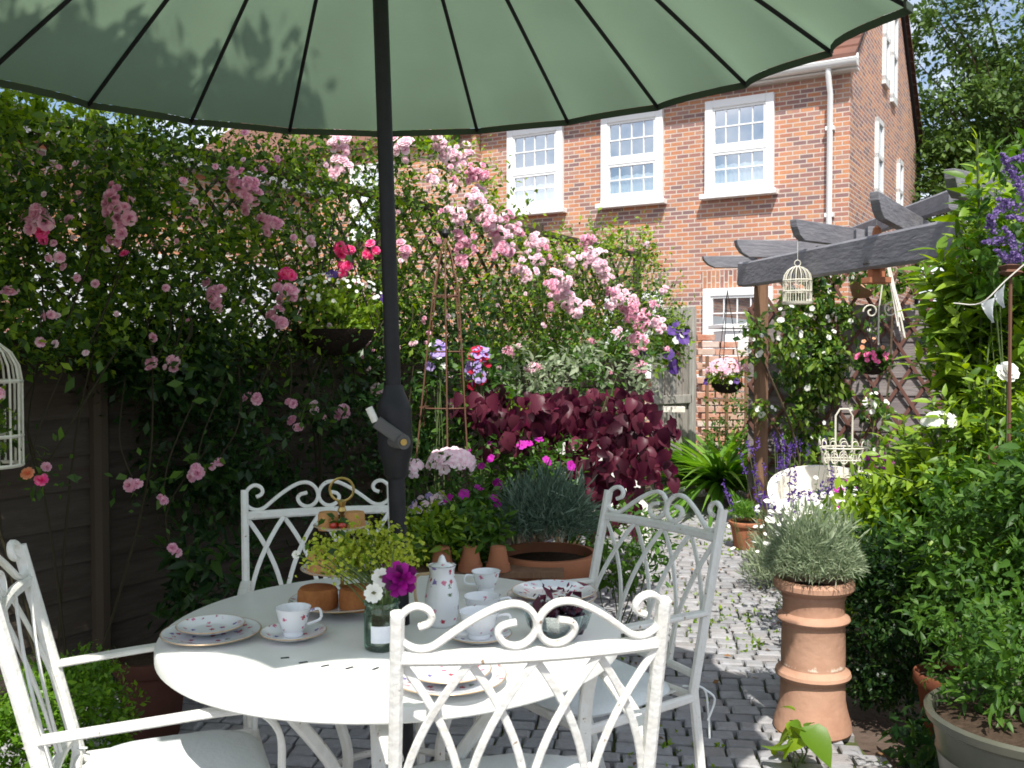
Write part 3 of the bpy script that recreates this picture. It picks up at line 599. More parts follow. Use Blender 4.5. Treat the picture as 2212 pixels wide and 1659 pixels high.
# darker under-growth between rose canes and the foot of the fence
def bush(name, label, cat_, c, r, mats, size, ncl, per, spread, T=LEAF, stems=6, base=None, flowers=(), group=None, shell=.45, up=.6, droop=0.0, pname='foliage'):
    base = Vector(base if base is not None else (c[0], c[1], 0))
    t = thing(name, label, cat_, base, group=group)
    p, out = blobs(c, r, ncl, per, spread, shell); p[:, 2] = np.maximum(p[:, 2], .02)
    vs, fs = leaves(T, p, out, size, up=up, droop=droop); npmesh(pname, vs, fs, mats, t)
    if stems:
        mb = MB()
        for _ in range(stems):
            e = Vector(c)+Vector([random.uniform(-.7, .7)*r[i] for i in range(3)]); b = base+Vector((random.uniform(-.03, .03), random.uniform(-.03, .03), 0))
            mb.tube(spline([b, (b+e)/2+Vector((random.uniform(-.04, .04), 0, 0)), e], 4), [.004-.0003*i for i in range(9)], 5)
        mb.build('stem', STEM, t)
    for (fn, T2, m2, n2, s2) in flowers:
        u = norm(rnd(n2)); u[:, 1] = -np.abs(u[:, 1]); u[:, 2] = np.where(rng.random(n2) < .7, np.abs(u[:, 2]), u[:, 2])
        p2 = np.array(c)+u*np.array(r)*1.02; blooms(t, fn, T2, p2, norm(u+[0, -.5, .4]+rnd(n2, .2)), s2*(.7+.6*rng.random(n2)), m2)
    return t
def fbush(name, label, cat_, px, py, off, r, *a, **k):
    c = onfence(px, py, off); k.setdefault('stems', 0); return bush(name, label, cat_, c, r, *a, **k)
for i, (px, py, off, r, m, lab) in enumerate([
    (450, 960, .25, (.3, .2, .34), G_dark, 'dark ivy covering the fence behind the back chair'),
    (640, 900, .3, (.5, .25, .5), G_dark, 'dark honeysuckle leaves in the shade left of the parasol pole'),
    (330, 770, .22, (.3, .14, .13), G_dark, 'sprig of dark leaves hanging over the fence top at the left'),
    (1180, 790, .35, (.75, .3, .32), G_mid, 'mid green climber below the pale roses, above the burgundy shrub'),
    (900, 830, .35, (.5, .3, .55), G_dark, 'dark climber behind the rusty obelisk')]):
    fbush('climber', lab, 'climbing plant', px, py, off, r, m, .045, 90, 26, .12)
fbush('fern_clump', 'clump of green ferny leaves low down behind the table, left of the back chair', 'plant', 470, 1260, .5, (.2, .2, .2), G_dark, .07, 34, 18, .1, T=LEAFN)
# hanging basket of white petunias
def basket(name, label, c, r, fol, flowers, drop):
    c = Vector(c); t = thing(name, label, 'hanging basket', c+Vector((0, 0, -r*.6)))
    MB().lathe([(.01, -r*.62), (r*.5, -r*.55), (r*.85, -r*.25), (r*.95, 0), (r*.9, 0), (r*.4, -.02), (.0, -.02)], c, 20).build('bowl', mat('dark_wicker', (.03, .022, .018), .85, .1, noise=.5, nscale=60, bump=1, bscale=80), t)
    mb = MB()
    for k in range(3):
        a = k*2.1; mb.tube([c+Vector((r*.93*math.cos(a), r*.93*math.sin(a), 0)), c+Vector((0, 0, drop))], .003, 5)
    mb.build('chain', DARKMETAL, t)
    p, out = blobs(c+Vector((0, 0, r*.35)), (r*1.15, r*1.1, r*.75), 50, 22, r*.3, .3); vs, fs = leaves(LEAF, p, out, .035); npmesh('foliage', vs, fs, fol, t)
    for fn, m2, n2, s2, dz in flowers:
        u = norm(rnd(n2)); u[:, 1] = -np.abs(u[:, 1]); u[:, 2] = np.abs(u[:, 2])*.9-.1
        p2 = np.array(c)+[0, 0, r*.35+dz]+u*np.array([r*1.25, r*1.2, r*.85]); blooms(t, fn, OPEN, p2, norm(u+[0, -.6, .3]), s2*(.8+.4*rng.random(n2)), m2)
    return t
basket('hanging_basket', 'dark basket of small white flowers hanging on the fence left of the parasol pole', onfence(725, 712, .5), .19, G_yel, [('petunia_bloom', F_white, 85, .017, .06), ('violet_bloom', F_vio, 2, .05, .06)], .55)
# purple clematis near the gate
fbush('clematis', 'clematis with deep violet flowers hanging beside the gate top', 'climbing plant', 1435, 745, .45, (.2, .15, .22), G_yel, .05, 30, 18, .08, flowers=[('clematis_bloom', OPEN, F_vio, 9, .11), ('white_bloom', OPEN, F_white, 10, .05)])

# ---------------------------------------------------------------- gate and things behind
gp_ = at(1405, 1075, 8.9); gp_.z = 0; g2 = at(1495, 1060, 9.3); g2.z = 0; gx = (g2-gp_).normalized(); gn = Vector((gx.y, -gx.x, 0)); gw = (g2-gp_).length
GT = thing('garden_gate', 'weathered grey plank gate standing at the end of the left fence', 'gate', gp_)
mb = MB()
for i in range(6):
    x = gw*.9*(i+.5)/6; zt = 1.62+.03*math.sin(i*2); mb.bar([gp_+gx*(x+.0)+Vector((0, 0, .12)), gp_+gx*(x+random.uniform(-.01, .01))+Vector((0, 0, zt))], gw*.9/6-.012, .02, gn)
mb.build('planks', WOODG, GT, smooth=0)
mb = MB(); mb.bar([gp_+gx*gw*.95+gn*.0, gp_+gx*gw*.95+Vector((0, 0, 1.86))], .1, .1, gn); mb.bar([gp_+gx*(gw*.9)+gn*.03+Vector((0, 0, .12)), gp_+gx*gw*.9+gn*.03+Vector((0, 0, 1.66))], .06, .03, gn); mb.build('gate_post', WOODG, GT)
mb = MB(); mb.box(gp_+gx*gw*.45+gn*.025+Vector((0, 0, 1.0)), (.0, 0, 0)); 
for z in (.25, .98, 1.6): mb.bar([gp_+gx*.0+gn*.03+Vector((0, 0, z)), gp_+gx*gw*.9+gn*.03+Vector((0, 0, z))], .03, .09)
mb.build('ledge_rail', WOODG, GT)
MB().bar([gp_+gx*.1+Vector((0, 0, 1.75)), gp_+gx*(gw+.02)+Vector((0, 0, 1.8))], .04, .2).build('top_board', WOODG, GT)
bk = at(1455, 884, 8.75); tag(MB().box(bk, (.2, .08, .05)).build('loose_brick', STONEW), 'pale brick lying on the middle rail of the gate', 'brick')
bwA = at(1500, 1000, 10.3); bwA.z = 0
BW = thing('brick_pier', 'old brick pier with crumbling whitewash just right of the gate', 'wall', bwA)
mb = MB(); n = 0
for j in range(21):
    for i in range(3):
        if j > 18 and i == 2 or j > 19 and i > 0: continue
        mb.box(bwA+Vector((.1+i*.2+(.05 if j % 2 else 0)+random.uniform(-.006, .006), random.uniform(-.008, .008), .04+j*.078)), (.19, .22, .066))
mb.build('bricks', mat('old_brick', (.4, .16, .1), .9, .1, noise=.6, nscale=7, col2=(.6, .5, .42), bump=.5, bscale=40, island=[(.36, .12, .07), (.5, .2, .12), (.45, .3, .22), (.6, .5, .45)]), BW, bevel=.006)
c = at(1607, 690, 11.3); WB = thing('white_cabinet', 'white boxed cabinet with raised panel in front of the ground floor window', 'cabinet', (c.x, c.y, 0), R(8))
m1 = MB().box((0, 0, .85), (.62, .4, 1.7)); m1.build('body', UPVC, WB, world=False, bevel=.01); MB().box((.05, -.21, 1.45), (.42, .02, .42)).build('panel', PAINT, WB, world=False, bevel=.01); MB().box((0, 0, 1.75), (.72, .5, .05)).build('lid', UPVC, WB, world=False, bevel=.008)
c = at(1590, 950, 9.6); OS = thing('wooden_trellis', 'small wooden trellis with pots behind the strap leaved plant', 'trellis', (c.x, c.y, 0))
mb = MB()
for i in range(4): mb.box((c.x-.3+i*.2, c.y, .7), (.03, .03, 1.4))
for i in range(4): mb.box((c.x, c.y-.02, .25+i*.35), (.7, .02, .03))
mb.build('slats', POST, OS)
bush('shrub', 'leafy green shrub behind the strap leaved plant, in front of the brick pier', 'plant', at(1600, 930, 9.3), (.35, .2, .35), G_mid, .045, 60, 20, .1)

# ---------------------------------------------------------------- strap-leaved plant
def strap_plant(label, c, n, L, m, name='strap_leaved_plant', sc=1):
    c = Vector(c); t = thing(name, label, 'plant', c); a = rng.uniform(0, 2*math.pi, n); el = rng.uniform(.55, 1.35, n)
    d = np.stack([np.cos(a)*np.cos(el), np.sin(a)*np.cos(el), np.sin(el)], 1); nn = np.stack([-np.cos(a)*np.sin(el), -np.sin(a)*np.sin(el), np.cos(el)], 1)
    p = np.array(c)+rnd(n, .04)*[1, 1, .1]; vs, fs = inst(STRAP, p, d, nn, L*(.6+.5*rng.random(n)), sx=sc); vs[:, 2] = np.maximum(vs[:, 2], .01); npmesh('leaves', vs, fs, m, t, smooth=60); return t
c = onz(1555, 1088, 0); strap_plant('large clump of arching bright green strap leaves beside the gate', (c.x, c.y, .1), 300, 1.0, G_strap, sc=.9)

# ---------------------------------------------------------------- pergola
PG = thing('pergola', 'dark stained pergola with curved end rafters on a brown post', 'pergola', (1.93, 7.2, 0))
b0 = at(1643, 1120, 7.15); MB().bar([Vector((b0.x, 7.15, 0)), Vector((b0.x-.01, 7.15, 2.02))], .098, .098, (0, 1, 0)).build('post', POST, PG)
MB().bar([Vector((3.75, 7.7, 0)), Vector((3.75, 7.7, 2.15))], .098, .098, (0, 1, 0)).build('post', POST, PG)
def rect(path, a, b, ref=(0, 0, 1)): return MB().bar(path, a, b, ref)
A = at(1600, 592, 7.35); B = at(2075, 512, 4.5)
rect([A, A.lerp(B, .04)+Vector((0, 0, -.012)), B], .055, .19).build('main_beam', BEAM, PG)
A2 = at(1840, 506, 8.2); B2 = at(2060, 430, 5.3); rect([A2, B2], .05, .12).build('rear_beam', BEAM, PG)
for (xa, ya, Ya, xb, yb, Yb, hh) in ((1517, 566, 8.1, 1700, 566, 8.2, .10), (1588, 537, 7.1, 1830, 540, 7.4, .13), (1713, 496, 6.0, 1900, 522, 6.9, .13), (1888, 440, 5.1, 2030, 520, 6.2, .13), (2050, 395, 4.4, 2190, 420, 5.2, .13)):
    P0, P1 = at(xa, ya, Ya), at(xb, yb, Yb); d_ = (P1-P0).normalized(); sd = d_.cross(Vector((0, 0, 1))).normalized(); mb = MB(); h = hh/2; up = Vector((0, 0, 1))
    outl = [P0+up*h, P0+d_*.01+up*(h*.3), P0+d_*.05-up*(h*.5), P0+d_*.11-up*h, P1-up*h, P1+up*h]
    m = len(outl); vs_ = [q+sd*.025 for q in outl]+[q-sd*.025 for q in outl]
    mb.add(vs_, [tuple(range(m))[::-1], tuple(range(m, 2*m))]+[(i, (i+1) % m, m+(i+1) % m, m+i) for i in range(m)]); mb.build('rafter', BEAM, PG, smooth=0, bevel=.004)
for (x, y, Yd) in ((1745, 552, 6.6), (1772, 545, 6.55), (1855, 512, 6.2), (1880, 505, 6.2)): MB().box(at(x, y, Yd), (.05, .05, .09)).build('spacer_block', BEAM, PG)
# ---------------------------------------------------------------- right-hand fence with diamond lattice
RA = Vector((2.05, 8.15, 0)); RB = Vector((5.2, 7.3, 0)); rd = (RB-RA).normalized(); rn = Vector((rd.y, -rd.x, 0)); RL = (RB-RA).length
RF = thing('lattice_fence', 'grey brown board fence faced with diamond lattice behind the pergola', 'fence', RA)
mb = MB()
for j in range(12):
    z0 = .02+j*.15; q = []
    for PT in (RA, RB): q += [PT+rn*.02+Vector((0, 0, z0)), PT+rn*.006+Vector((0, 0, z0+.158)), PT-rn*.01+Vector((0, 0, z0+.158)), PT+Vector((0, 0, z0))]
    mb.add(q, [(0, 4, 5, 1), (1, 5, 6, 2), (2, 6, 7, 3), (3, 7, 4, 0), (0, 1, 2, 3), (4, 7, 6, 5)])
mb.build('boards', FENCE2, RF, smooth=0)
mb = MB(); Hh = 2.3; s = -Hh
def rp(s, z, off): return RA+rd*s+rn*off+Vector((0, 0, z))
while s < RL:
    for sg, off in ((1, .035), (-1, .05)):
        a, b = (s, s+Hh*.62) if sg > 0 else (s+Hh*.62, s); za, zb = 0, Hh
        # clip to the fence length
        def cl(sv, zv, so, zo):
            if sv < 0: f = (0-so)/(sv-so); return 0, zo+(zv-zo)*f
            if sv > RL: f = (RL-so)/(sv-so); return RL, zo+(zv-zo)*f
            return sv, zv
        if max(a, b) <= 0 or min(a, b) >= RL: continue
        a2, za2 = cl(a, za, b, zb); b2, zb2 = cl(b, zb, a, za); mb.bar([rp(a2, za2, off), rp(b2, zb2, off)], .03, .012, rn)
    s += .2
mb.bar([rp(0, Hh, .04), rp(RL, Hh, .04)], .04, .03); mb.build('lattice', LATT, RF, smooth=0)
# ---------------------------------------------------------------- star jasmine over the post and lattice
def jas(label, cs, flowers, name='star_jasmine'):
    t = thing(name, label, 'climbing plant', (cs[0][0][0], cs[0][0][1], 0)); VP, FP = [], []
    prs = []
    for c, r, n in cs:
        p, out = blobs(c, r, n, 18, .09, .4); prs.append(leaves(LEAF, p, out+[0, -.5, 0], .065, up=.4, droop=.5))
    vs, fs = cat(*prs); npmesh('foliage', vs, fs, G_jas, t)
    n2 = flowers; i = rng.integers(0, len(cs), n2); p2 = np.array([np.array(cs[k][0]) for k in i]); u = norm(rnd(n2)); u[:, 1] = -np.abs(u[:, 1]); p2 = p2+u*np.array([np.array(cs[k][1]) for k in i])*1.02
    blooms(t, 'white_star', OPEN, p2, norm(u+[0, -1, .2]), .042*(.6+.6*rng.random(n2)), F_white)
    mb = MB()
    for k in range(6):
        c, r, _ = cs[random.randrange(len(cs))]; b = Vector((cs[0][0][0], cs[0][0][1], 0)); mb.tube(spline([b, (b+Vector(c))/2+Vector((.1, 0, 0)), Vector(c)], 5), .009, 5)
    mb.build('stem', BARK, t); return t
G_jas = leafm('jasmine_leaf', [(.02, .055, .012), (.045, .11, .015), (.12, .21, .025), (.22, .3, .05)], .25, .25)
jas('glossy white flowered jasmine covering the right side of the pergola post', [(at(1748, 650, 7.6), (.2, .2, .24), 40), (at(1745, 780, 7.6), (.23, .2, .4), 75), (at(1700, 720, 7.3), (.1, .12, .22), 16), (at(1780, 800, 7.6), (.16, .15, .35), 34), (at(1730, 910, 7.6), (.2, .15, .25), 26), (at(1800, 590, 7.6), (.3, .1, .08), 16), (at(1628, 735, 7.0), (.08, .08, .16), 8), (at(1650, 885, 7.0), (.08, .07, .05), 4)], 60)
jas('sparse jasmine sprays climbing the diamond lattice', [(at(1850, 690, 7.6), (.22, .1, .2), 12), (at(1880, 880, 7.6), (.18, .1, .12), 8), (at(1930, 600, 7.6), (.25, .1, .12), 16), (at(1850, 970, 7.5), (.15, .1, .08), 7), (at(1790, 1020, 7.5), (.3, .15, .15), 20)], 18)
# ---------------------------------------------------------------- ornaments hanging from the pergola
c = at(1722, 653, 6.05); CG = thing('birdcage', 'small cream wire birdcage hanging from the pergola beam', 'birdcage', c)
mb = MB(); r_ = .088; hb = .14
for k in range(16):
    a = k*math.pi/8; ca_, sa_ = math.cos(a), math.sin(a); mb.tube([c+Vector((r_*ca_, r_*sa_, 0)), c+Vector((r_*ca_, r_*sa_, hb))]+[c+Vector((r_*math.cos(t)*ca_, r_*math.cos(t)*sa_, hb+.09*math.sin(t))) for t in (.4, .8, 1.2, 1.5)], .0032, 4)
for z in (0, hb*.5, hb): mb.tube([c+Vector((r_*math.cos(k*.3142), r_*math.sin(k*.3142), z)) for k in range(21)], .005, 5)
mb.build('wire_cage', PALEWIRE, CG); MB().lathe([(0, -.012), (r_*1.05, -.012), (r_*1.1, .004), (0, .004)], c, 20).build('base', PALEWIRE, CG)
mb = MB(); mb.tube([c+Vector((.02*math.sin(k*.63), 0, hb+.11+.02*math.cos(k*.63))) for k in range(11)], .003, 5); mb.tube([c+Vector((0, 0, hb+.13)), c+Vector((0, 0, .4))], .002, 4); mb.build('hanger', PALEWIRE, CG)
def bcage(c, r, h, label, name='birdcage'):
    t = thing(name, label, 'birdcage', c); mb = MB()
    for k in range(16):
        a = k*math.pi/8; q = Vector((math.cos(a), math.sin(a), 0)); mb.tube([c+q*r, c+q*r+Vector((0, 0, h))]+[c+q*r*math.cos(u)+Vector((0, 0, h+r*1.3*math.sin(u))) for u in (.4, .8, 1.2, 1.5)], .004, 4)
    for z in (0, h*.35, h): mb.tube([c+Vector((r*math.cos(k*.3142), r*math.sin(k*.3142), z)) for k in range(21)], .006, 5)
    mb.build('wire_cage', PALEWIRE, t); MB().tube([c+Vector((0, 0, h+r*1.25)), c+Vector((0, 0, 1.0))], .003, 4).build('hanger', DARKMETAL, t)
    p, out = blobs(c+Vector((0, 0, .1)), (r*.8, r*.8, .1), 14, 14, .05); vs, fs = leaves(LEAF, p, out, .04); npmesh('foliage', vs, fs, G_rose, t)
    cluster(t, 'bloom_cluster', c+Vector((.03, -r*.9, h)), .085, F_pink, .04, n=16, elong=1.3); return t
bcage(at(-24, 1005, 2.9), .095, .26, 'tall cream wire birdcage with pink roses hanging at the left edge')
c = at(1893, 608, 5.35); BH = thing('bird_house', 'little terracotta and slate bird house hanging below the pergola beam', 'bird house', c)
MB().lathe([(.0, .32), (.022, .3), (.03, .25), (.05, .245), (.05, .225), (.035, .22)], c, 8).build('finial', TERRA, BH)
MB().lathe([(.035, .22), (.075, .11), (.08, .1), (.05, .1)], c, 8).build('roof', mat('slate', (.16, .15, .14), .8, .2, noise=.5, nscale=30), BH); MB().lathe([(.05, .1), (.05, .02), (.085, .02), (.085, -.01), (0, -.01)], c, 8).build('body', TERRA, BH)
MB().tube([c+Vector((0, 0, .32)), c+Vector((0, 0, .5))], .003, 4).build('hanger', ROPE, BH)
mb = MB(); top = at(1903, 512, 5.6); bot = at(1945, 690, 5.45)
for k in range(9):
    o_ = Vector((random.uniform(-.035, .045), random.uniform(-.03, .03), 0)); mb.tube(spline([top, top.lerp(bot, .5)+o_*.4, bot+o_+Vector((0, 0, random.uniform(-.12, .05)))], 6), .0045, 5)
for k in range(5): mb.tube([top+Vector((-.04, .0, -.03-k*.004)), top+Vector((.01, -.03, .02)), top+Vector((.03, .02, -.05))], .004, 4)
tag(mb.build('macrame_hanger', ROPE), 'frayed white macrame rope draped from the pergola beam', 'rope')
c = at(1858, 625, 7.7); WP = thing('wall_pot', 'tilted terracotta shell pot fixed to the top of the lattice', 'flowerpot', c)
MB().lathe([(.02, -.08), (.09, -.02), (.12, .06), (.13, .07), (.11, .06), (.0, .0)], c, 16, tilt=Matrix.Rotation(R(35), 3, 'X') @ Matrix.Rotation(R(25), 3, 'Y')).build('bowl', CHIM, WP)
def scroll(c, r, turns, sx=1, n=26): return [Vector(c)+Vector((sx*r*(1-k/n*.85)*math.cos(k/n*turns*6.283), 0, r*(1-k/n*.85)*math.sin(k/n*turns*6.283))) for k in range(n)]
c = at(1905, 670, 6.0); mb = MB(); mb.tube(scroll(c+Vector((.06, 0, 0)), .06, 1.4), .005, 6); mb.tube(scroll(c+Vector((-.07, 0, -.01)), .05, 1.3, -1), .005, 6); mb.tube([c+Vector((0, 0, .16)), c+Vector((-.02, 0, 0)), c+Vector((-.02, 0, -.22))], .005, 6)
tag(mb.build('scroll_bracket', PALEWIRE), 'cream scrolled wire bracket hanging under the bird house', 'bracket')
basket('hanging_basket', 'black basket of pink petunias hanging left of the pergola post', at(1570, 828, 7.6), .135, G_yel, [('pink_bloom', F_pink, 60, .038, .06), ('white_bloom', F_white, 12, .035, -.03), ('violet_bloom', F_vio, 3, .06, -.05)], .75)
basket('hanging_basket', 'basket of small crimson fuchsia flowers hanging before the lattice', at(1885, 790, 6.3), .1, G_mid, [('fuchsia_bloom', F_hot, 26, .032, .0), ('apricot_bloom', F_orange, 5, .03, .08)], .4)

# ---------------------------------------------------------------- white stone bench with wire basket, lavender
def spikes(t, c, r, n, hgt, ms, mf, name='flower_spike', fl=.07):
    c = np.array(c); n_ = n; a = rng.uniform(0, 6.283, n_); rr = rng.random(n_)**.5
    base = c+np.stack([np.cos(a)*rr*r[0], np.sin(a)*rr*r[1], np.zeros(n_)], 1); tip = base+np.stack([np.cos(a)*rr*r[0]*.55, np.sin(a)*rr*r[1]*.55, hgt*(.7+.4*rng.random(n_))], 1)
    d = tip-base; vs, fs = inst((np.array([(-.004, 0, 0), (.004, 0, 0), (.003, 1, 0), (-.003, 1, 0)])/1.0, np.array([(0, 1, 2, 3)])), base, d, rnd(n_)+[0, -1, 0], np.linalg.norm(d, axis=1)); npmesh('stalks', vs, fs, ms, t)
    for q in range(n_):
        m = 14; tt = np.linspace(0, 1, m); p = tip[q]+norm(d)[q]*(tt*fl)[:, None]+rnd(m, .004)
        vs, fs = inst(KITE, p, norm(rnd(m)+norm(d)[q]*.8), rnd(m), .022*(.7+.5*rng.random(m))); npmesh(name, vs, fs, mf, t)
def tuft(t, c, r, n, L, m, name='foliage', up=.3, T=NEEDLE):
    u = norm(rnd(n)); u[:, 2] = np.abs(u[:, 2])*1.1-.15; p = np.array(c)+u*np.array(r)*(rng.random((n, 1))**.5); d = norm(u*.8+rnd(n, .75)+[0, 0, up])
    vs, fs = inst(T, p, d, rnd(n), L*(.6+.7*rng.random(n))); npmesh(name, vs, fs, m, t)
c = onz(1810, 1190, 0); BC = Vector((2.2, 5.75, 0))
WBn = thing('stone_bench', 'whitewashed curved stone seat half hidden behind the lavender', 'bench', BC)
mb = MB()
ctr = BC+Vector((-.16, .1, 0)); n = 26; prof = []
vs_ = []
for k in range(n+1):            # horse-shoe back rising from the ends to the middle, opening toward the path
    a = R(-20)+R(240)*k/n; hgt = .4+.27*math.sin(math.pi*min(1, k/n*1.1))**.7; q = Vector((math.cos(a), math.sin(a), 0))
    vs_ += [ctr+q*.43, ctr+q*.37, ctr+q*.37+Vector((0, 0, hgt)), ctr+q*.43+Vector((0, 0, hgt))]
fs_ = [(4*k+i, 4*k+(i+1) % 4, 4*k+4+(i+1) % 4, 4*k+4+i) for k in range(n) for i in range(4)]+[(0, 1, 2, 3), (4*n+3, 4*n+2, 4*n+1, 4*n)]
mb.add(vs_, fs_); mb.build('back', STONEW, WBn)
MB().lathe([(.0, .34), (.34, .34), (.36, .36), (.36, .40), (.34, .42), (0, .42)], ctr, 32).build('seat', STONEW, WBn)
cf = at(1700, 1115, 5.3); sl_ = MB(); sl_.lathe([(0, cf.z-.09), (.24, cf.z-.07), (.3, cf.z), (.3, cf.z+.03), (.0, cf.z+.03)], (cf.x+.28, cf.y+.2, 0), 28); sl_.lathe([(.09, 0), (.07, .05), (.06, cf.z-.08)], (cf.x+.28, cf.y+.2, 0), 16)
tag(sl_.build('bird_bath', STONEW), 'low white stone bird bath beside the lavender', 'bird bath')
c = at(1822, 1028, 5.6); wbk = thing('wire_basket', 'cream scrollwork wire basket with tall handle on the back of the stone seat', 'basket', c)
mb = MB(); wr = .13
for z, rr in ((0, .1), (.1, .12), (.17, .14)): mb.tube([c+Vector((rr*math.cos(k*.3142)*1.0, rr*.7*math.sin(k*.3142), z)) for k in range(21)], .005, 5)
for k in range(14):
    a = k*6.283/14; q = Vector((math.cos(a), .7*math.sin(a), 0)); mb.tube([c+q*.1, c+q*.12+Vector((0, 0, .1)), c+q*.14+Vector((0, 0, .17))], .004, 4)
    s1_ = Vector((-math.sin(a), .7*math.cos(a), 0)); cc = c+q*.125+Vector((0, 0, .11)); mb.tube([cc+s1_*.022*math.cos(j*.7)+Vector((0, 0, .03*math.sin(j*.7))) for j in range(10)], .0035, 4)
    cc = c+q*.145+Vector((0, 0, .19)); mb.tube([cc+s1_*.02*math.cos(j*.5)+Vector((0, 0, .025*math.sin(j*.5))) for j in range(8)], .0035, 4)
mb.build('basket_body', PALEWIRE, wbk)
mb = MB(); hx = .05; mb.tube([c+Vector((-hx, 0, .15)), c+Vector((-hx, 0, .36)), c+Vector((-hx*.5, 0, .4)), c+Vector((hx*.5, 0, .4)), c+Vector((hx, 0, .36)), c+Vector((hx, 0, .15))], .006, 6); mb.build('handle', PALEWIRE, wbk)
c = at(1850, 1050, 5.75); tag(MB().tube(spline([at(1790, 1035, 5.7), at(1850, 1040, 5.7), at(1900, 1062, 5.6), at(1935, 1090, 5.6)], 6), .022, 7).build('driftwood_branch', mat('driftwood', (.4, .33, .24), .9, .1, noise=.5, nscale=20, bump=.6)), 'bleached curved branch resting on the stone seat', 'branch')
def lav(label, px, py, Y, r, n, hgt, mf=F_vio, name='lavender'):
    p = at(px, py, Y); t = thing(name, label, 'lavender', (p.x, p.y, 0)); z0 = max(.02, p.z-hgt)
    tuft(t, (p.x, p.y, z0*.5), (r, r, z0*.5+.18), 1500, .07, G_grey, up=.9); spikes(t, (p.x, p.y, z0+.02), (r, r), n, hgt, STEM, mf, fl=.08); return t
lav('lavender with tall deep violet spikes at the foot of the pergola post', 1700, 985, 6.2, .24, 34, .5)
lav('lavender with violet spikes leaning over the bird bath', 1675, 1080, 5.6, .2, 26, .4)
lav('violet lavender spikes crossing in front of the stone seat', 1780, 1075, 4.9, .22, 24, .46)
def mixed(label, px, py, Y, r, mf, n, s, name='flowering_plant', m=G_mid, T=OPEN):
    p = at(px, py, Y); return bush(name, label, 'flowering plant', p, r, m, .04, 30, 18, .07, base=(p.x, p.y, 0), flowers=[('bloom', T, mf, n, s)])
mixed('magenta and violet flowers below the wire basket', 1860, 1090, 5.0, (.2, .12, .12), F_mag, 22, .045)
mixed('magenta geraniums by the lattice, right of the wire basket', 1905, 1010, 5.6, (.12, .1, .1), F_mag, 9, .06)
# drift of cream daisies behind the clay chimney pot
p = at(1800, 1125, 4.6); DZ = thing('cream_daisy_drift', 'drift of small cream flowers massed behind the chimney pot lavender', 'flowering plant', (p.x, p.y, 0))
tuft(DZ, (p.x, p.y, p.z*.6), (.3, .22, p.z*.45), 1800, .06, G_grey, up=.8)
n2 = 560; p2 = np.array(p)+[.06, 0, -.01]+rng.normal(0, .55, (n2, 3))*[.36, .2, .13]; vs, fs = inst(OPEN, p2, norm(rnd(n2, .4)+[0, -.7, .8]), rnd(n2), .03*(.6+.7*rng.random(n2))); npmesh('cream_blooms', vs, fs, F_white, DZ)

# ---------------------------------------------------------------- pots
def pot(name, label, c, r, h, m, rim=.02, prof=None, cat_='flowerpot', soil=True):
    c = Vector(c); t = thing(name, label, cat_, c)
    prof = prof or [(0, 0), (r*.68, 0), (r*.72, .01), (r*.93, h*.82), (r*1.02, h*.83), (r*1.06, h*.87), (r*1.06, h*.98), (r*1.03, h), (r*.93, h), (r*.9, h*.9)]
    MB().lathe(prof, c, 40).build('pot_body', m, t)
    if soil: MB().lathe([(0, h*.93), (r*.5, h*.94), (r*.93, h*.91)], c, 24).build('soil', SOIL, t)
    return t
# clay chimney pot planter
c = Vector((1.13, 3.5, 0)); H_ = .57
CP = thing('chimney_pot_planter', 'tall salmon clay chimney pot standing on the setts, used as a planter', 'planter', c)
prof = [(0, 0), (.158, 0), (.163, .008), (.16, .03), (.142, .09), (.135, .13), (.133, .2), (.138, .205), (.152, .214), (.158, .224), (.154, .236), (.140, .246), (.132, .256), (.133, .30), (.131, .42), (.135, .428), (.148, .436), (.152, .445), (.148, .455), (.134, .464), (.128, .47), (.127, .52), (.132, .528), (.134, .536), (.131, .543), (.136, .552), (.158, .558), (.168, .57), (.168, .588), (.158, .6), (.145, .602), (.138, .59), (.13, .55)]
prof = [(a*.875, b*.945) for a, b in prof]
MB().lathe(prof, c, 56, wob=.004).build('clay_body', CHIM, CP)
MB().lathe([(0, .52), (.06, .535), (.116, .525)], c, 24).build('soil', SOIL, CP)
pl = thing('curry_plant', 'mound of silver green needle foliage growing in the chimney pot', 'plant', c+Vector((0, 0, .54)))
tuft(pl, c+Vector((-.0, 0, .62)), (.175, .17, .15), 14000, .034, G_grey, up=.4); tuft(pl, c+Vector((0, 0, .72)), (.17, .16, .12), 500, .06, G_grey, 'stems', up=1.2)
# large terracotta pot with rosemary-blue lavender behind the table
c = Vector((.165, 4.35, 0)); P1 = pot('terracotta_pot', 'big shaded terracotta bowl pot behind the table', c, .225, .49, TERRA)
pl = thing('lavender_ball', 'round grey green lavender bush filling the big terracotta pot', 'plant', c+Vector((0, 0, .45)))
G_rosm = leafm('blue_green_needles', [(.05, .09, .06), (.11, .17, .12), (.2, .27, .2)], .7, .2)
tuft(pl, c+Vector((-.0, 0, .62)), (.235, .225, .2), 12000, .045, G_rosm, up=.5); tuft(pl, c+Vector((0, 0, .7)), (.22, .21, .17), 500, .08, G_rosm, 'stems', up=1.3); 
for k, (px, lb) in enumerate(((955, 'nearest the parasol pole'), (1016, 'middle one of three on the plank'), (1076, 'beside the big terracotta pot'))):
    c = at(px, 1232, 4.05); t = thing('small_clay_pot', 'small upside down clay pot '+lb, 'flowerpot', c, group='small clay pots on the plank')
    MB().lathe([(0, .105), (.03, .105), (.034, .1), (.047, .03), (.052, .03), (.054, 0), (.048, 0), (.03, .09)], c, 20).build('pot_body', TERRA, t)
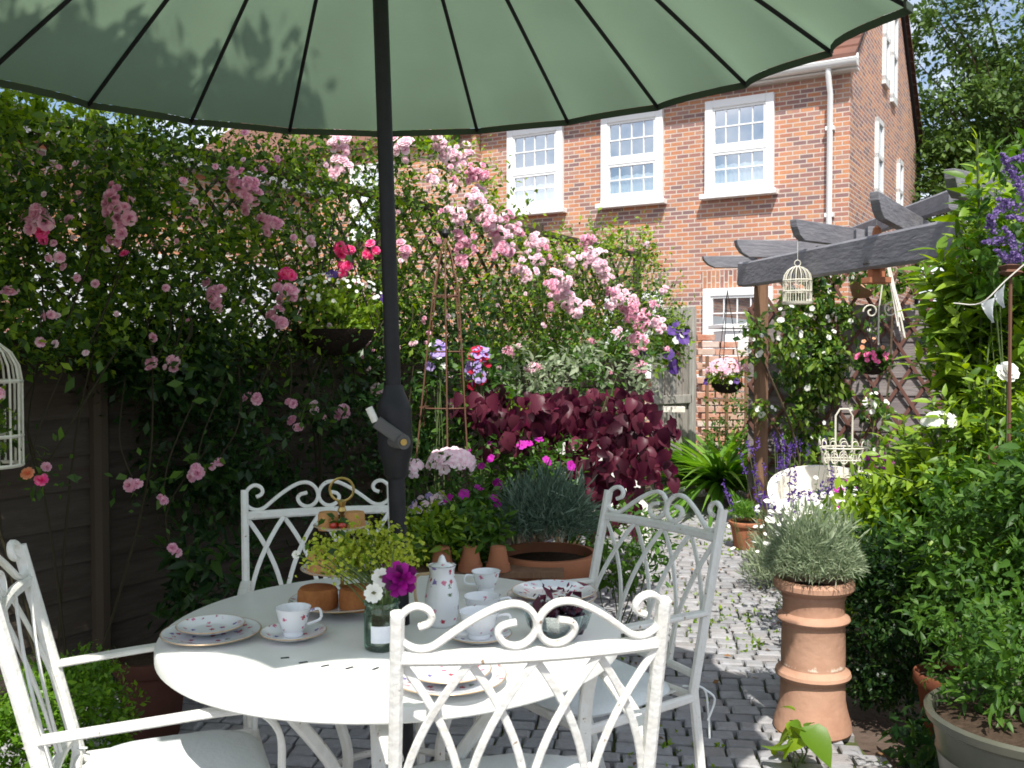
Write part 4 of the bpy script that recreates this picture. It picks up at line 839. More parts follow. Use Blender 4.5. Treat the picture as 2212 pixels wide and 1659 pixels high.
zs = at(955, 1232, 4.05).z; t = thing('plank_shelf', 'low plank shelf carrying small clay pots behind the table', 'shelf', (-.15, 4.1, 0)); MB().box((-.15, 4.12, zs-.015), (.75, .2, .025)).build('plank', POST, t)
for x in (-.45, .15): MB().box((x, 4.12, (zs-.03)/2), (.04, .16, zs-.03)).build('leg', POST, t)
c = onz(1613, 1184, 0); P2 = pot('terracotta_pot', 'small orange terracotta pot standing on the path before the lavender', c, .125, .2, TERRA)
pl = thing('feathery_plant', 'tuft of bright feathery green leaves in the small orange pot', 'plant', c+Vector((0, 0, .19))); tuft(pl, c+Vector((-.02, 0, .25)), (.1, .1, .09), 1500, .045, G_strap, up=.5)
GLP = .87
c = Vector((1.47, 2.62, 0)); P3 = pot('glazed_planter', 'large grey green glazed planter cut off by the bottom right corner', c, .27, .39, GLAZE, prof=[(a, b*GLP) for a, b in [(0, 0), (.2, 0), (.21, .02), (.25, .3), (.254, .31), (.25, .32), (.262, .40), (.28, .415), (.285, .44), (.275, .45), (.262, .44), (.255, .38)]])
bush('privet_seedling', 'bright green seedling with three leaves at the foot of the chimney pot', 'plant', at(1712, 1572, 3.15), (.05, .04, .05), G_yel, .1, 5, 2, .03, T=LEAFR, stems=4, base=onz(1725, 1650, 0))
bush('shrub', 'fine leaved dark green shrub growing in the glazed planter', 'plant', (1.56, 2.72, .52), (.3, .27, .2), G_mid, .035, 110, 34, .09, T=LEAFN, base=(1.5, 2.65, .4))
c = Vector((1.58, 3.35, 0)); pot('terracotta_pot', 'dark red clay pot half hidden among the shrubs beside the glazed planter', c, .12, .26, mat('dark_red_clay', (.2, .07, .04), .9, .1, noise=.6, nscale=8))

# ---------------------------------------------------------------- plants behind the table
def purple():
    c = at(1235, 950, 5.3); t = thing('burgundy_shrub', 'broad shrub with large burgundy leaves behind the right chair', 'shrub', (c.x, c.y, 0))
    A = []
    for (px, py, rx, rz, n, Y) in ((1045, 875, .17, .12, 34, 4.75), (1105, 925, .18, .13, 30, 4.75), (1160, 880, .2, .1, 26, 4.8), (1070, 890, .2, .13, 40, 5.3), (1130, 930, .22, .16, 40, 5.2), (1200, 890, .26, .12, 44, 5.3), (1290, 900, .26, .15, 56, 5.2), (1385, 930, .17, .16, 42, 5.1), (1330, 1000, .26, .2, 56, 5.0), (1220, 980, .24, .14, 34, 5.2), (1410, 995, .11, .15, 18, 5.0), (1040, 860, .14, .1, 14, 5.3), (1330, 1090, .14, .18, 26, 5.0), (1445, 915, .05, .06, 5, 5.0), (1350, 855, .14, .06, 12, 5.2), (1240, 850, .2, .05, 12, 5.3), (1270, 1040, .12, .1, 12, 5.0)):
        q = np.array(at(px, py, Y)); p = q+norm(rnd(n*2))*rng.random((n*2, 1))**.4*[rx, .22, rz]; A.append(p)
    p = np.concatenate(A); n = len(p); d = norm(rnd(n, .45)+[0, -.15, -.9]); nn = norm(rnd(n, .7)+[0, -1, .5]); vs, fs = inst(LEAFR, p, d, nn, .088*(.45+.75*rng.random(n))); npmesh('foliage', vs, fs, M_purple, t, smooth=50)
    mb = MB()
    for k in range(16):
        e = Vector(p[random.randrange(n)]); b = Vector((c.x+random.uniform(-.1, .1), c.y, 0)); mb.tube(spline([b, b.lerp(e, .5)+Vector((0, 0, .15)), e], 4), .008, 5)
    mb.build('branch', BARK, t)
purple()
bush('spurge', 'acid green spurge leaves poking through the burgundy shrub', 'plant', at(1110, 880, 5.0), (.07, .05, .06), G_yel, .05, 10, 12, .04, stems=3)
# obelisk of rusty rods
t = thing('rusty_obelisk', 'tall rusty rod obelisk standing among the flowers right of the parasol pole', 'obelisk', at(965, 1000, 4.6)*1)
mb = MB(); topp = at(962, 600, 4.7)
for (xb, yb, xt, yt, Y) in ((898, 880, 935, 640, 4.55), (968, 960, 962, 620, 4.5), (1016, 975, 990, 620, 4.55), (912, 830, 942, 620, 4.8), (1005, 860, 985, 620, 4.85)):
    a, b = at(xb, yb+120, Y), at(xt, yt, Y); mb.tube([a, b], .0042, 6); mb.tube([b, topp.lerp(b, .4)+Vector((0, 0, .15)), topp+Vector((0, 0, .2))], .0035, 5)
for (y, s) in ((640, 28), (760, 42), (880, 55)):
    q = at(962, y, 4.7); rr = s*1024/2212/FPX*4.7; mb.tube([q+Vector((rr*math.cos(k*.314), rr*math.sin(k*.314), 0)) for k in range(21)], .004, 5)
mb.build('rods', RUST, t); MB().lathe([(0, -.03), (.012, -.02), (.02, 0), (.012, .02), (0, .03)], topp+Vector((0, 0, .22)), 12).build('finial', DARKMETAL, t)
def flo(name, label, px, py, Y, r, mf, n, s, fol=G_mid, T=OPEN, base=None, extra=(), leafn=26):
    p = at(px, py, Y); return bush(name, label, 'flowering plant', p, r, fol, .04, leafn, 20, .07, base=(p.x, p.y, 0), flowers=[('bloom', T, mf, n, s)]+list(extra), shell=.2)
flo('phlox', 'domed head of pale pink phlox right of the parasol pole', 975, 1003, 4.5, (.11, .09, .075), F_pale, 90, .035, leafn=6)
flo('phlox', 'small pale pink phlox head close beside the parasol pole', 885, 1015, 4.5, (.06, .06, .06), F_pale, 24, .032, leafn=8)
flo('sweet_pea', 'crimson and mauve sweet peas on the right leg of the obelisk', 1035, 800, 4.7, (.05, .05, .11), F_lil, 16, .055, extra=[('crimson_bloom', OPEN, F_red, 8, .055)], leafn=6)
flo('sweet_pea', 'faded plum and cream sweet peas inside the obelisk', 945, 775, 4.7, (.05, .05, .09), F_lil, 9, .045, extra=[('cream_bloom', OPEN, F_white, 3, .04)], leafn=8)
flo('dianthus', 'tall stems dotted with vivid magenta dianthus above the lavender ball', 1130, 1010, 4.7, (.3, .15, .17), F_mag, 16, .045, leafn=50)
flo('dianthus', 'magenta dianthus low down left of the lavender ball', 1010, 1090, 4.4, (.16, .12, .1), F_mag, 5, .045, leafn=30)
flo('lilac_daisy', 'washed out lilac flowers over the plank shelf', 950, 1105, 4.5, (.14, .1, .09), F_pale, 40, .035, leafn=20, extra=[('lilac_bloom', OPEN, F_lil, 14, .035)])
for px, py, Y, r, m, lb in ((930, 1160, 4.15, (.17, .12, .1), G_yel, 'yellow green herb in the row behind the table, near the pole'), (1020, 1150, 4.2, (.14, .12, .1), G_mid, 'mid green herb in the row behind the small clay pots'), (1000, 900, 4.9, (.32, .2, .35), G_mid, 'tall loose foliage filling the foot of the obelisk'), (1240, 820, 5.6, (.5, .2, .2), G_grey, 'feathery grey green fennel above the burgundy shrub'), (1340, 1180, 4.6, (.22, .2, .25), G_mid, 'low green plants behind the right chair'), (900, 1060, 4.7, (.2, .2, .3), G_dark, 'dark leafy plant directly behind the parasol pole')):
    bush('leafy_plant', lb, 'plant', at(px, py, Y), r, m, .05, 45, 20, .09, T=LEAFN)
# white slatted chair behind the burgundy shrub
c = onz(1255, 1185, 0); WC = thing('slatted_chair', 'white slatted garden chair glimpsed behind the burgundy shrub', 'chair', (.58, 6.2, 0)); mb = MB()
for i in range(7): mb.box((.33+i*.085, 6.35, .62), (.06, .02, .62))
mb.build('backrest', PAINT, WC, bevel=.003); MB().box((.58, 6.1, .42), (.6, .5, .04)).build('seat', PAINT, WC, bevel=.004)
for x in (.32, .84):
    for y in (5.88, 6.32): MB().box((x, y, .2), (.05, .05, .4)).build('leg', PAINT, WC)
# box ball at the left
pb = bush('box_ball', 'clipped bright green box ball behind the left chair', 'shrub', (-1.28, 2.6, .34), (.19, .18, .2), G_box, .02, 330, 34, .035, stems=0, shell=.8)
pb2 = bush('box_ball', 'smaller box shrub at the bottom left corner', 'shrub', (-1.28, 2.25, .16), (.15, .15, .16), G_box, .02, 200, 34, .035, stems=0, shell=.8)
c = onfence(330, 1560, .5); c.z = 0; pot('terracotta_pot', 'dark clay pot in deep shade behind the table', c, .13, .3, mat('dark_clay', (.09, .04, .03), .9, .1, noise=.5, nscale=8))  # very dark clay colour, mottled by noise

# ---------------------------------------------------------------- right-hand shrubs
def laurel(label, c, r, n, size=.1, m=G_yel, T=LEAFN, name='laurel_shrub', group=None, up=.8, stems=10):
    c = Vector(c); t = thing(name, label, 'shrub', (c.x, c.y, 0), group=group); P = []; D = []; mb = MB()
    for k in range(n):        # whorled shoots
        u = Vector(norm(rnd(1))[0]); u.y = -abs(u.y)*.9+.1; b = c+Vector((u.x*r[0]*random.uniform(.1, .8), u.y*r[1]*random.uniform(.1, .8), u.z*r[2]*random.uniform(.3, .95)))
        dirn = (Vector((u.x*.7, u.y*.6, .9))+Vector((random.gauss(0, .25),)*3)).normalized(); L = random.uniform(.18, .34); tip = b+dirn*L
        mb.tube([b-dirn*.15, b, tip], .004, 4)
        for j in range(15):
            q = b.lerp(tip, (j+1)/15); a = j*2.4; s1 = dirn.orthogonal().normalized(); s2 = dirn.cross(s1); o_ = s1*math.cos(a)+s2*math.sin(a); P.append(q); D.append(o_*.8+dirn*.65)
    P, D = np.array(P), np.array(D); P[:, 2] = np.maximum(P[:, 2], .03); n_ = len(P); vs, fs = inst(T, P, D, norm(rnd(n_, .3)+[0, -.2, up]), size*(.6+.6*rng.random(n_))); npmesh('foliage', vs, fs, m, t, smooth=60)
    for _ in range(stems): e = c+Vector((random.uniform(-.6, .6)*r[0], random.uniform(-.6, .6)*r[1], random.uniform(0, .7)*r[2])); mb.tube([Vector((c.x, c.y, 0)), (Vector((c.x, c.y, 0))+e)/2, e], .009, 5)
    mb.build('stem', STEM, t); return t
laurel('tall yellow green laurel shrub towering at the right edge', (2.18, 4.3, 1.38), (.24, .3, .7), 190, .115)
mbq = at(2110, 300, 4.0); b_ = at(2120, 620, 4.1); t = thing('laurel_shoot', 'single upright shoot of bright leaves rising above the right shrubs', 'shrub', (b_.x, b_.y, 0)); P = []; D = []
for j in range(34): q = b_.lerp(mbq, j/33); a = j*2.4; P.append(q); D.append(Vector((math.cos(a), math.sin(a), .7 if j < 30 else 2)))
vs, fs = inst(LEAFN, np.array(P), np.array(D, float), norm(rnd(34, .3)+[0, -.3, .8]), .125*np.linspace(1, .5, 34)); npmesh('foliage', vs, fs, G_yel, t, smooth=60); MB().tube([Vector((b_.x, b_.y, 0)), b_, mbq], .006, 5).build('stem', STEM, t)
laurel('broad leaved green shrub filling the right side below the white rose', (2.02, 4.0, .82), (.28, .3, .45), 150, .08, G_yel)
laurel('sprawling yellow green shrub beside the stone seat', (1.84, 4.3, .6), (.22, .25, .32), 130, .07, G_yel)
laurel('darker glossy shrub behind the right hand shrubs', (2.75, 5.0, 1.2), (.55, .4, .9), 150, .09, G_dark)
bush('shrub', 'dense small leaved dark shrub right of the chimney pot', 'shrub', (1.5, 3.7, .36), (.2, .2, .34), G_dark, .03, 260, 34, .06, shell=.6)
bush('shrub', 'soft fine leaved shrub overhanging the glazed planter', 'shrub', (1.78, 3.35, .66), (.32, .3, .38), G_mid, .045, 210, 30, .1, T=LEAFN)
bush('shrub', 'yellow flushed leaves low between the chimney pot and the right shrubs', 'shrub', (1.62, 4.1, .55), (.28, .25, .26), G_yel, .055, 110, 20, .09)
bush('shrub', 'shaded dark leaves at the right edge above the glazed planter', 'shrub', (1.95, 3.1, .85), (.32, .3, .34), G_mid, .055, 170, 26, .1, T=LEAFN)
bush('groundcover_plant', 'low rough leaves at the foot of the shrubs by the glazed planter', 'plant', (1.42, 3.1, .08), (.18, .2, .08), G_dark, .05, 36, 16, .06, stems=0)
# white blooms
for (px, py, Y, r, lb, nm) in ((2030, 915, 3.9, .055, 'white flower head against the laurel at the right', 'white_hydrangea'), (2175, 805, 3.6, .05, 'white rose at the right edge beside the iron stake', 'white_rose')):
    q = at(px, py, Y); t = thing(nm, lb, 'flower', (q.x, q.y, 0)); MB().tube([Vector((q.x+.05, q.y+.1, 0)), q+Vector((.02, .03, -.1)), q], .005, 5).build('stem', STEM, t)
    n_ = 70 if nm == 'white_hydrangea' else 1
    if n_ > 1: u = norm(rnd(n_)); u[:, 2] = np.abs(u[:, 2]); vs, fs = inst(OPEN, np.array(q)+u*[.07, .06, .045], u+[0, -.2, 0], rnd(n_), .035*np.ones(n_))
    else: vs, fs = inst(ROSE, np.array([q, q+Vector((0.005, 0, .005))]), np.array([[-.1, -1, .5], [.05, -1, .6]]), rnd(2), np.array([.085, .07]))
    npmesh('bloom', vs, fs, F_white, t, smooth=60)
# buddleia
F_bud = leafm('muted_lilac_petal', [(.14, .09, .28), (.22, .15, .36), (.3, .22, .42)], .7, .25)
t = bush('buddleia', 'buddleia with drooping lilac flower spikes at the right edge', 'shrub', at(2195, 480, 3.9), (.2, .2, .34), G_mid, .07, 50, 14, .1, T=LEAFN, base=(2.2, 3.95, 0))
A = []
for (px, py, L) in ((2175, 350, .1), (2205, 340, .1), (2195, 385, .12), (2155, 455, .13), (2180, 440, .14), (2200, 470, .15), (2150, 520, .14), (2185, 520, .16), (2170, 555, .14), (2205, 560, .12), (2210, 420, .12), (2140, 480, .08)):
    q = at(px, py, 3.7); dd = Vector((random.uniform(-1, -.2), -.3, random.uniform(-.4, .4))).normalized()
    A = np.array([q+dd*L*(k/130-.5)+Vector([random.gauss(0, .012*(1.15-k/130)) for _ in range(3)]) for k in range(130)]); vs, fs = inst(OPEN, A, rnd(130), rnd(130), .011*np.ones(130)); npmesh('flower_spike', vs, fs, F_bud, t)
# iron stake, bunting
q = at(2183, 1000, 3.55); tp = at(2183, 600, 3.55); t = thing('iron_stake', 'rusty iron garden stake with a scrolled cup at the right edge', 'garden stake', (q.x, q.y, 0)); MB().tube([Vector((q.x, q.y, 0)), tp], .007, 6).build('rod', RUST, t)
MB().lathe([(.005, 0), (.02, .008), (.04, .02), (.03, .03), (.042, .045), (.02, .05), (.0, .03)], tp, 8, wob=.25).build('cup', RUST, t); MB().tube(scroll(q+Vector((-.05, 0, .02)), .05, 1.2), .004, 5).build('scroll', RUST, t)
t = thing('bunting', 'two pale linen pennants hanging from a string at the right edge', 'bunting', at(2150, 640, 3.45))
for (x0, y0, x1, y1, xt, yt) in ((2118, 655, 2152, 640, 2145, 697), (2148, 640, 2172, 608, 2168, 665)):
    a, b, c_ = at(x0, y0, 3.45), at(x1, y1, 3.42), at(xt, yt, 3.42); mb = MB(); n = 6; vs_ = []; fs_ = []
    for i in range(n+1):
        for j in range(n+1): e = a.lerp(b, j/n).lerp(c_, i/n); e.y += .012*math.sin(j*1.1+i*.5); vs_.append(e)
    fs_ = [(i*(n+1)+j, i*(n+1)+j+1, (i+1)*(n+1)+j+1, (i+1)*(n+1)+j) for i in range(n) for j in range(n)]; mb.add(vs_, fs_); mb.build('pennant', LINEN, t)
MB().tube(spline([at(2060, 655, 3.6), at(2118, 655, 3.45), at(2172, 606, 3.42), at(2225, 560, 3.4)], 5), .0025, 4).build('string', ROPE, t)

# ---------------------------------------------------------------- trees
def tree(label, base, h, crown, ncl, per, size, trunk=.2, m=G_tree, group=None, cspread=.5, name='tree'):
    base = Vector(base); t = thing(name, label, 'tree', base, group=group); mb = MB(); top = base+Vector((0, 0, h*.85)); mb.tube(spline([base, base+Vector((.1, 0, h*.3)), base+Vector((-.1, .1, h*.6)), top], 6), [trunk*(1-.85*i/18) for i in range(19)], 9); tr = mb.build('trunk', BARK, t)
    mb = MB(); prs = []
    for (c, r, k) in crown:
        c = Vector(c); p, out = blobs(c, r, k, per, cspread, .35); prs.append(leaves(LEAF, p, out, size, up=.8))
        for _ in range(5): e = c+Vector([random.uniform(-.7, .7)*r[i] for i in range(3)]); b = base+Vector((0, 0, min(h*.95, max(h*.25, e.z*.6)))); mb.tube(spline([b, b.lerp(e, .5)+Vector((0, 0, .2)), e], 4), [trunk*.16*(1-.1*i) for i in range(9)], 5)
    mb.build('limb', BARK, t); vs, fs = cat(*prs); npmesh('crown', vs, fs, m, t); return t
q = at(2110, 200, 17.0)
tree('large leafy tree beyond the house filling the top right corner', (q.x+1.2, 17.5, 0), 8, [(at(2170, 40, 17), (1.5, 1.4, 1.2), 60), (at(2060, 260, 17), (.8, 1.2, 1.0), 38), (at(2190, 250, 17), (1.4, 1.3, 1.4), 75), (at(2050, 370, 17), (.7, 1, .8), 26), (at(2130, 430, 16.5), (1.7, 1.3, 1.2), 60), (at(2010, 60, 17.5), (.4, 1, 1.1), 6)], 0, 100, .12, trunk=.28, cspread=.36)
tree('bushy tree low behind the right shrubs', (6.3, 10.5, 0), 2.6, [((6.2, 10.5, 2.3), (1.1, 1.0, 1.2), 60), ((7.0, 10.2, 2.9), (1.2, 1, 1.3), 60)], 0, 70, .11, trunk=.12, m=G_mid, cspread=.35)
# tree standing outside the picture to the left, whose branches shade the parasol and fence
tree('tree standing left of the camera whose branches shade the parasol and fence', (-4.6, 1.2, 0), 4.8, [((-1.66, 1.38, 4.64), (.32, .18, .14), 105), ((-1.34, 1.56, 4.64), (.15, .1, .1), 30), ((-.97, 1.88, 4.62), (.16, .1, .1), 16), ((-2.0, 2.28, 4.7), (.75, .5, .4), 16), ((-1.15, 2.28, 4.6), (.4, .2, .15), 30), ((-1.55, 2.95, 4.6), (.5, .45, .3), 14), ((-2.9, 1.7, 4.5), (.7, .6, .5), 50), ((-3.1, 2.5, 4.2), (.7, .8, .8), 50)], 0, 60, .075, trunk=.16, m=G_tree, cspread=.17)

# ================================================================ TABLE
TC = Vector((-.29, 2.30, 0)); TZ = .74; TR = .555
T_ = thing('garden_table', 'round white metal garden table laid for tea under the parasol', 'table', TC)
MB().lathe([(.024, TZ-.012), (.024, TZ), (TR-.012, TZ), (TR-.003, TZ-.003), (TR, TZ-.01), (TR, TZ-.03), (TR-.004, TZ-.034), (TR-.02, TZ-.034), (TR-.02, TZ-.012), (.024, TZ-.012)], TC, 96).build('tabletop', TABLE, T_)
mb = MB()
for k in range(9):
    a = R(-128)+R(9.6)*k; q = TC+Vector((.335*math.cos(a), .335*math.sin(a), TZ+.0008)); mb.box(q, (.006, .018, .0012), Matrix.Rotation(a+R(55), 3, 'Z'))
mb.build('drain_slots', DARKMETAL, T_, smooth=0)
for k in range(4):
    a = R(45)+k*R(90)+R(8); q = Vector((math.cos(a), math.sin(a), 0)); P = [TC+q*.40+Vector((0, 0, TZ-.03)), TC+q*.33+Vector((0, 0, .62)), TC+q*.2+Vector((0, 0, .45)), TC+q*.17+Vector((0, 0, .33)), TC+q*.25+Vector((0, 0, .15)), TC+q*.38+Vector((0, 0, .02))]
    MB().bar(spline(P, 6), .03, .02, Vector((-q.y, q.x, 0))).build('leg', PAINT, T_)
mb = MB(); mb.tube([TC+Vector((.2*math.cos(k*.2618), .2*math.sin(k*.2618), .34)) for k in range(25)], .009, 6); mb.build('stretcher_ring', PAINT, T_)
# ================================================================ CHAIRS
def chair():
    t = thing('garden_chair', 'x', 'chair', (0, 0, 0), group='white metal armchairs round the table'); hw = .243
    def yb(z, x=0): return -.2-max(0, z-.45)*.24-.028*(1-(x/hw)**2)
    def B(name, path, a, b, ref, m=PAINT, parent=t): return MB().bar(path, a, b, ref).build(name, m, parent, world=False)
    for s in (-1, 1):
        B('back_post', [(s*hw, -.30, 0), (s*hw, -.235, .2), (s*hw, -.2, .45)]+[(s*hw, yb(z, hw), z) for z in (.6, .75, .955)], .024, .03, (0, 1, 0))
        arm = spline([(s*hw, yb(.665, hw)+.01, .665), (s*(hw+.012), -.05, .675), (s*(hw+.016), .12, .68), (s*(hw+.016), .175, .665), (s*(hw+.012), .208, .615), (s*(hw+.004), .213, .54), (s*(hw), .212, .43)], 6)
        B('arm', arm, .034, .013, (0, .3, 1) if False else (0, 0, 1), parent=t) if False else MB().bar(arm, .013, .034, (1, 0, 0)).build('arm', PAINT, t, world=False)
        B('front_leg', [(s*hw, .212, .44), (s*(hw-.008), .215, .3), (s*(hw-.004), .235, .12), (s*(hw+.01), .26, 0)], .024, .02, (0, 1, 0))
    def bow(z): return [(hw*u, yb(z, hw*u), z) for u in np.linspace(-1, 1, 13)]
    B('top_rail', bow(.872), .022, .028, (0, 0, 1)); B('lower_rail', bow(.49), .02, .022, (0, 0, 1))
    px = [(430, 740), (490, 715), (512, 670), (490, 625), (440, 598), (380, 600), (315, 650), (285, 740), (315, 840), (380, 888), (450, 902), (530, 880), (640, 800), (760, 715), (880, 645), (980, 602), (1070, 590), (1150, 612), (1215, 675), (1240, 760), (1215, 835), (1150, 888), (1075, 895), (1005, 860), (970, 795), (1000, 745), (1095, 722)]
    for s in (1, -1):
        pts = []
        for x, y in px:
            X = s*(x-1245)*.000252; Z = .888+(905-y)*.00026; pts.append((X, yb(Z, X), Z))
        B('scroll', spline(pts, 4), .012, .016, (0, 1, 0))
    sp = hw*.485
    for i in range(5):
        x0 = (i-2)*sp
        for dr in (-1, 1):
            if abs(x0+dr*sp*.5) > hw: continue
            pts = []
            for k in range(13):
                d = .37*k/12; tt = min(1, d/.32); X = x0+dr*sp*(1-(1-tt)**2); X = max(-hw, min(hw, X)); Z = .862-d; pts.append((X, yb(Z, X)+.004*dr, Z))
            B('lattice_bar', pts, .015, .007, (0, 1, 0))
    fr = MB(); fr.bar([(-hw, -.2, .43), (hw, -.2, .43)], .02, .025); fr.bar([(-hw, .21, .43), (hw, .21, .43)], .02, .025)
    for s in (-1, 1): fr.bar([(s*hw, -.2, .43), (s*hw, .21, .43)], .02, .025)
    for k in range(5): fr.bar([(-.18+k*.09, -.2, .432), (-.18+k*.09, .21, .432)], .012, .006)
    fr.build('seat_frame', PAINT, t, world=False)
    # seat pad: rounded square cushion
    n = 24; vs_ = []; fs_ = []
    for lv, (k, z) in enumerate([(0, .476), (.5, .475), (.85, .470), (.95, .462), (1, .45), (.97, .442), (.9, .44)]):
        for j in range(n*2):
            a = math.pi*j/n; e = .55; cx = math.copysign(abs(math.cos(a))**e, math.cos(a)); sy = math.copysign(abs(math.sin(a))**e, math.sin(a)); 
            vs_.append((cx*.232*k, sy*.205*k+.012, z+.004*math.sin(7*cx*k)*math.cos(6*sy*k)))
    m = n*2; fs_ = [(i*m+j, i*m+(j+1) % m, (i+1)*m+(j+1) % m, (i+1)*m+j) for i in range(6) for j in range(m)]; cu = MB().add(vs_, fs_).build('seat_pad', CUSH, t, world=False)
    for s in (-1, 1):
        mb = MB(); mb.tube(spline([(s*.22, -.18, .46), (s*.25, -.235, .45), (s*.255, -.25, .38), (s*.25, -.262, .3)], 4), .003, 4); mb.tube(spline([(s*.25, -.235, .45), (s*.27, -.26, .42), (s*.262, -.24, .36)], 4), .003, 4)
        mb.build('pad_tie', CUSH, t, world=False)
    return t
ch0 = chair(); spots = [((-.024, 1.974), (-.2, .98), 'white scrollwork garden chair in front, its back to the viewer, nearest the camera'), ((-.77, 2.09), (.93, .37), 'white garden chair at the left edge seen side on with sunlit seat pad'),
   ((-.56, 2.87), (.295, -.955), 'shaded white garden chair at the back of the table, left of the parasol pole'), ((.21, 2.72), (-.8, -.6), 'white garden chair on the right side of the table, turned toward the path')]
for i, (c, f, lb) in enumerate(spots):
    o = ch0
    if i:
        o = ch0.copy(); link(o)
        for ch in list(ch0.children): x = ch.copy(); link(x); x.parent = o
    o.location = (c[0], c[1], 0); o.rotation_euler = (0, 0, math.atan2(-f[0], f[1])); o['label'] = lb
# ================================================================ PARASOL
lean = Matrix.Rotation(R(-1.7), 4, 'Y')
PB = TC.copy(); UM = thing('parasol', 'big sage green parasol with dark ribs and scalloped edge over the table', 'parasol', PB)
def up(v): return Vector((PB.x+.03, PB.y, .3))+(lean @ (Vector(v)-Vector((0, 0, .3))))
MB().tube([up((0, 0, z)) for z in (.06, .6, 1.15)], .021, 20).build('pole', DARKMETAL, UM)
MB().tube([up((0, 0, z)) for z in (1.15, 2.0, 3.0)], .019, 20).build('pole', DARKMETAL, UM)
MB().lathe([(0, 0), (.24, 0), (.24, .03), (.22, .045), (.05, .06), (.03, .1), (.03, .2), (0, .2)], PB, 32).build('base', DARKMETAL, UM)
mb = MB(); mb.lathe([(.022, 1.10), (.03, 1.11), (.032, 1.135), (.04, 1.16), (.043, 1.175), (.043, 1.27), (.037, 1.29), (.028, 1.31), (.022, 1.33)], (0, 0, 0), 24)
mb.v = [tuple(up(v)) for v in mb.v]; hs_ = mb.build('crank_housing', DARKMETAL, UM)
cA = up((.03, -.06, 1.195)); cB = up((-.035, -.065, 1.245)); mb = MB(); mb.tube([up((.0, -.03, 1.195)), cA+Vector((0, -.008, 0))], .018, 14); mb.bar([cA, cB], .03, .014, (0, 1, 0)); mb.build('crank_arm', GREYPLASTIC, hs_)
mb = MB(); mb.tube([cB+Vector((-.002, .0, .0)), cB+Vector((-.018, -.0, .034))], .009, 10); mb.build('crank_grip', BRASS if False else PAINT, hs_); MB().tube([cA+Vector((0, -.012, 0)), cA+Vector((0, -.018, 0))], .008, 10).build('screw', BRASS, hs_)
NR = 24; RR = 1.372; RZ = 2.275; HZ = 2.87; cu = MB(); ns_ = 14; sub = 6; vs_ = []
def rib(a, t):   # point on rib at angle a, fraction t from hub to rim, slightly arched
    return Vector((RR*t*math.sin(a), RR*t*math.cos(a), HZ-(HZ-RZ)*(t**1.12)))
phi0 = R(-7.3)+.0
for k in range(NR):
    a0 = phi0+2*math.pi*k/NR; a1 = a0+2*math.pi/NR
    for j in range(sub):
        for i in range(ns_+1):
            t = .04+.96*i/ns_; u = j/sub; pt = rib(a0, t).lerp(rib(a1, t), u); s_ = 4*u*(1-u)
            sag = s_*t*t; pt.z -= .012*sag*0; pt = pt+Vector((-pt.x, -pt.y, 0))*(.058*s_*(t**6)); pt.z -= .018*s_*t
            vs_.append(up(pt))
m = ns_+1; tot = NR*sub; fs_ = [((c_ % tot)*m+i, (c_ % tot)*m+i+1, ((c_+1) % tot)*m+i+1, ((c_+1) % tot)*m+i) for c_ in range(tot) for i in range(ns_)]
cn = MB().add(vs_, fs_).build('canopy', CANVAS, UM, smooth=60)
mb = MB(); hem = []
for c_ in range(tot+1): hem.append(Vector(vs_[(c_ % tot)*m+ns_])+Vector((0, 0, -.012)))
mb.bar(hem, .006, .022, (0, 0, 1), cap=False); mb.build('hem', mat('dark_green_hem', (.08, .11, .08), .9, .1), cn)
for k in range(NR):
    a = phi0+2*math.pi*k/NR; MB().tube([up(rib(a, t)+Vector((0, 0, -.012))) for t in (.03, .3, .6, .85, 1.0)], .0065, 8).build('rib', DARKMETAL, UM)
mb = MB(); mb.lathe([(0, HZ-.08), (.05, HZ-.08), (.055, HZ-.02), (.03, HZ+.02), (0, HZ+.06)], (0, 0, 0), 20); mb.v = [tuple(up(v)) for v in mb.v]; mb.build('hub', DARKMETAL, UM)
# ================================================================ TABLEWARE
def plate_prof(r, z=0): return [(0, z+.004), (r*.45, z+.003), (r*.6, z+.006), (r*.8, z+.012), (r*.985, z+.018), (r, z+.0195), (r*.985, z+.021), (r*.8, z+.0155), (r*.6, z+.0095), (r*.5, z+.0085), (0, z+.0085)]
def plate(label, c, r, name='plate', group=None):
    c = Vector(c); t = thing(name, label, name, c, group=group); MB().lathe(plate_prof(r), c, 48, wob=.004).build('dish', CHINA, t); MB().tube([c+Vector((r*math.cos(k*.1309), r*math.sin(k*.1309), .0197)) for k in range(49)], .0016, 5).build('gilt_rim', GILT, t); return t
def on_t(px, py): return onz(px, py, TZ)
c = on_t(457, 1380); plate('larger floral plate at the left of the table, under the small plate', c, .112); plate('smaller floral plate stacked on the larger one at the left of the table', c+Vector((-.005, .01, .0125)), .077)
def cup(label, c, r=.042, h=.062, ang=0, saucer=None):
    c = Vector(c); 
    if saucer: plate(saucer, c, .075, 'saucer'); c = c+Vector((0, 0, .009))
    t = thing('teacup', label, 'cup', c, group='floral teacups'); MB().lathe([(0, .004), (r*.5, .002), (r*.55, 0), (r*.58, .004), (r*.55, .01), (r*.72, h*.3), (r*.86, h*.6), (r*.95, h*.88), (r*1.03, h), (r*1.0, h), (r*.9, h*.85), (r*.8, h*.6), (r*.6, h*.25), (0, h*.16)], c, 36, wob=.008).build('cup_body', CHINA, t)
    d = Vector((math.cos(ang), math.sin(ang), 0)); MB().tube(spline([c+d*r*.92+Vector((0, 0, h*.82)), c+d*(r*1.5)+Vector((0, 0, h*.85)), c+d*(r*1.55)+Vector((0, 0, h*.5)), c+d*r*.78+Vector((0, 0, h*.35))], 5), .0035, 6).build('handle', CHINA, t); return t
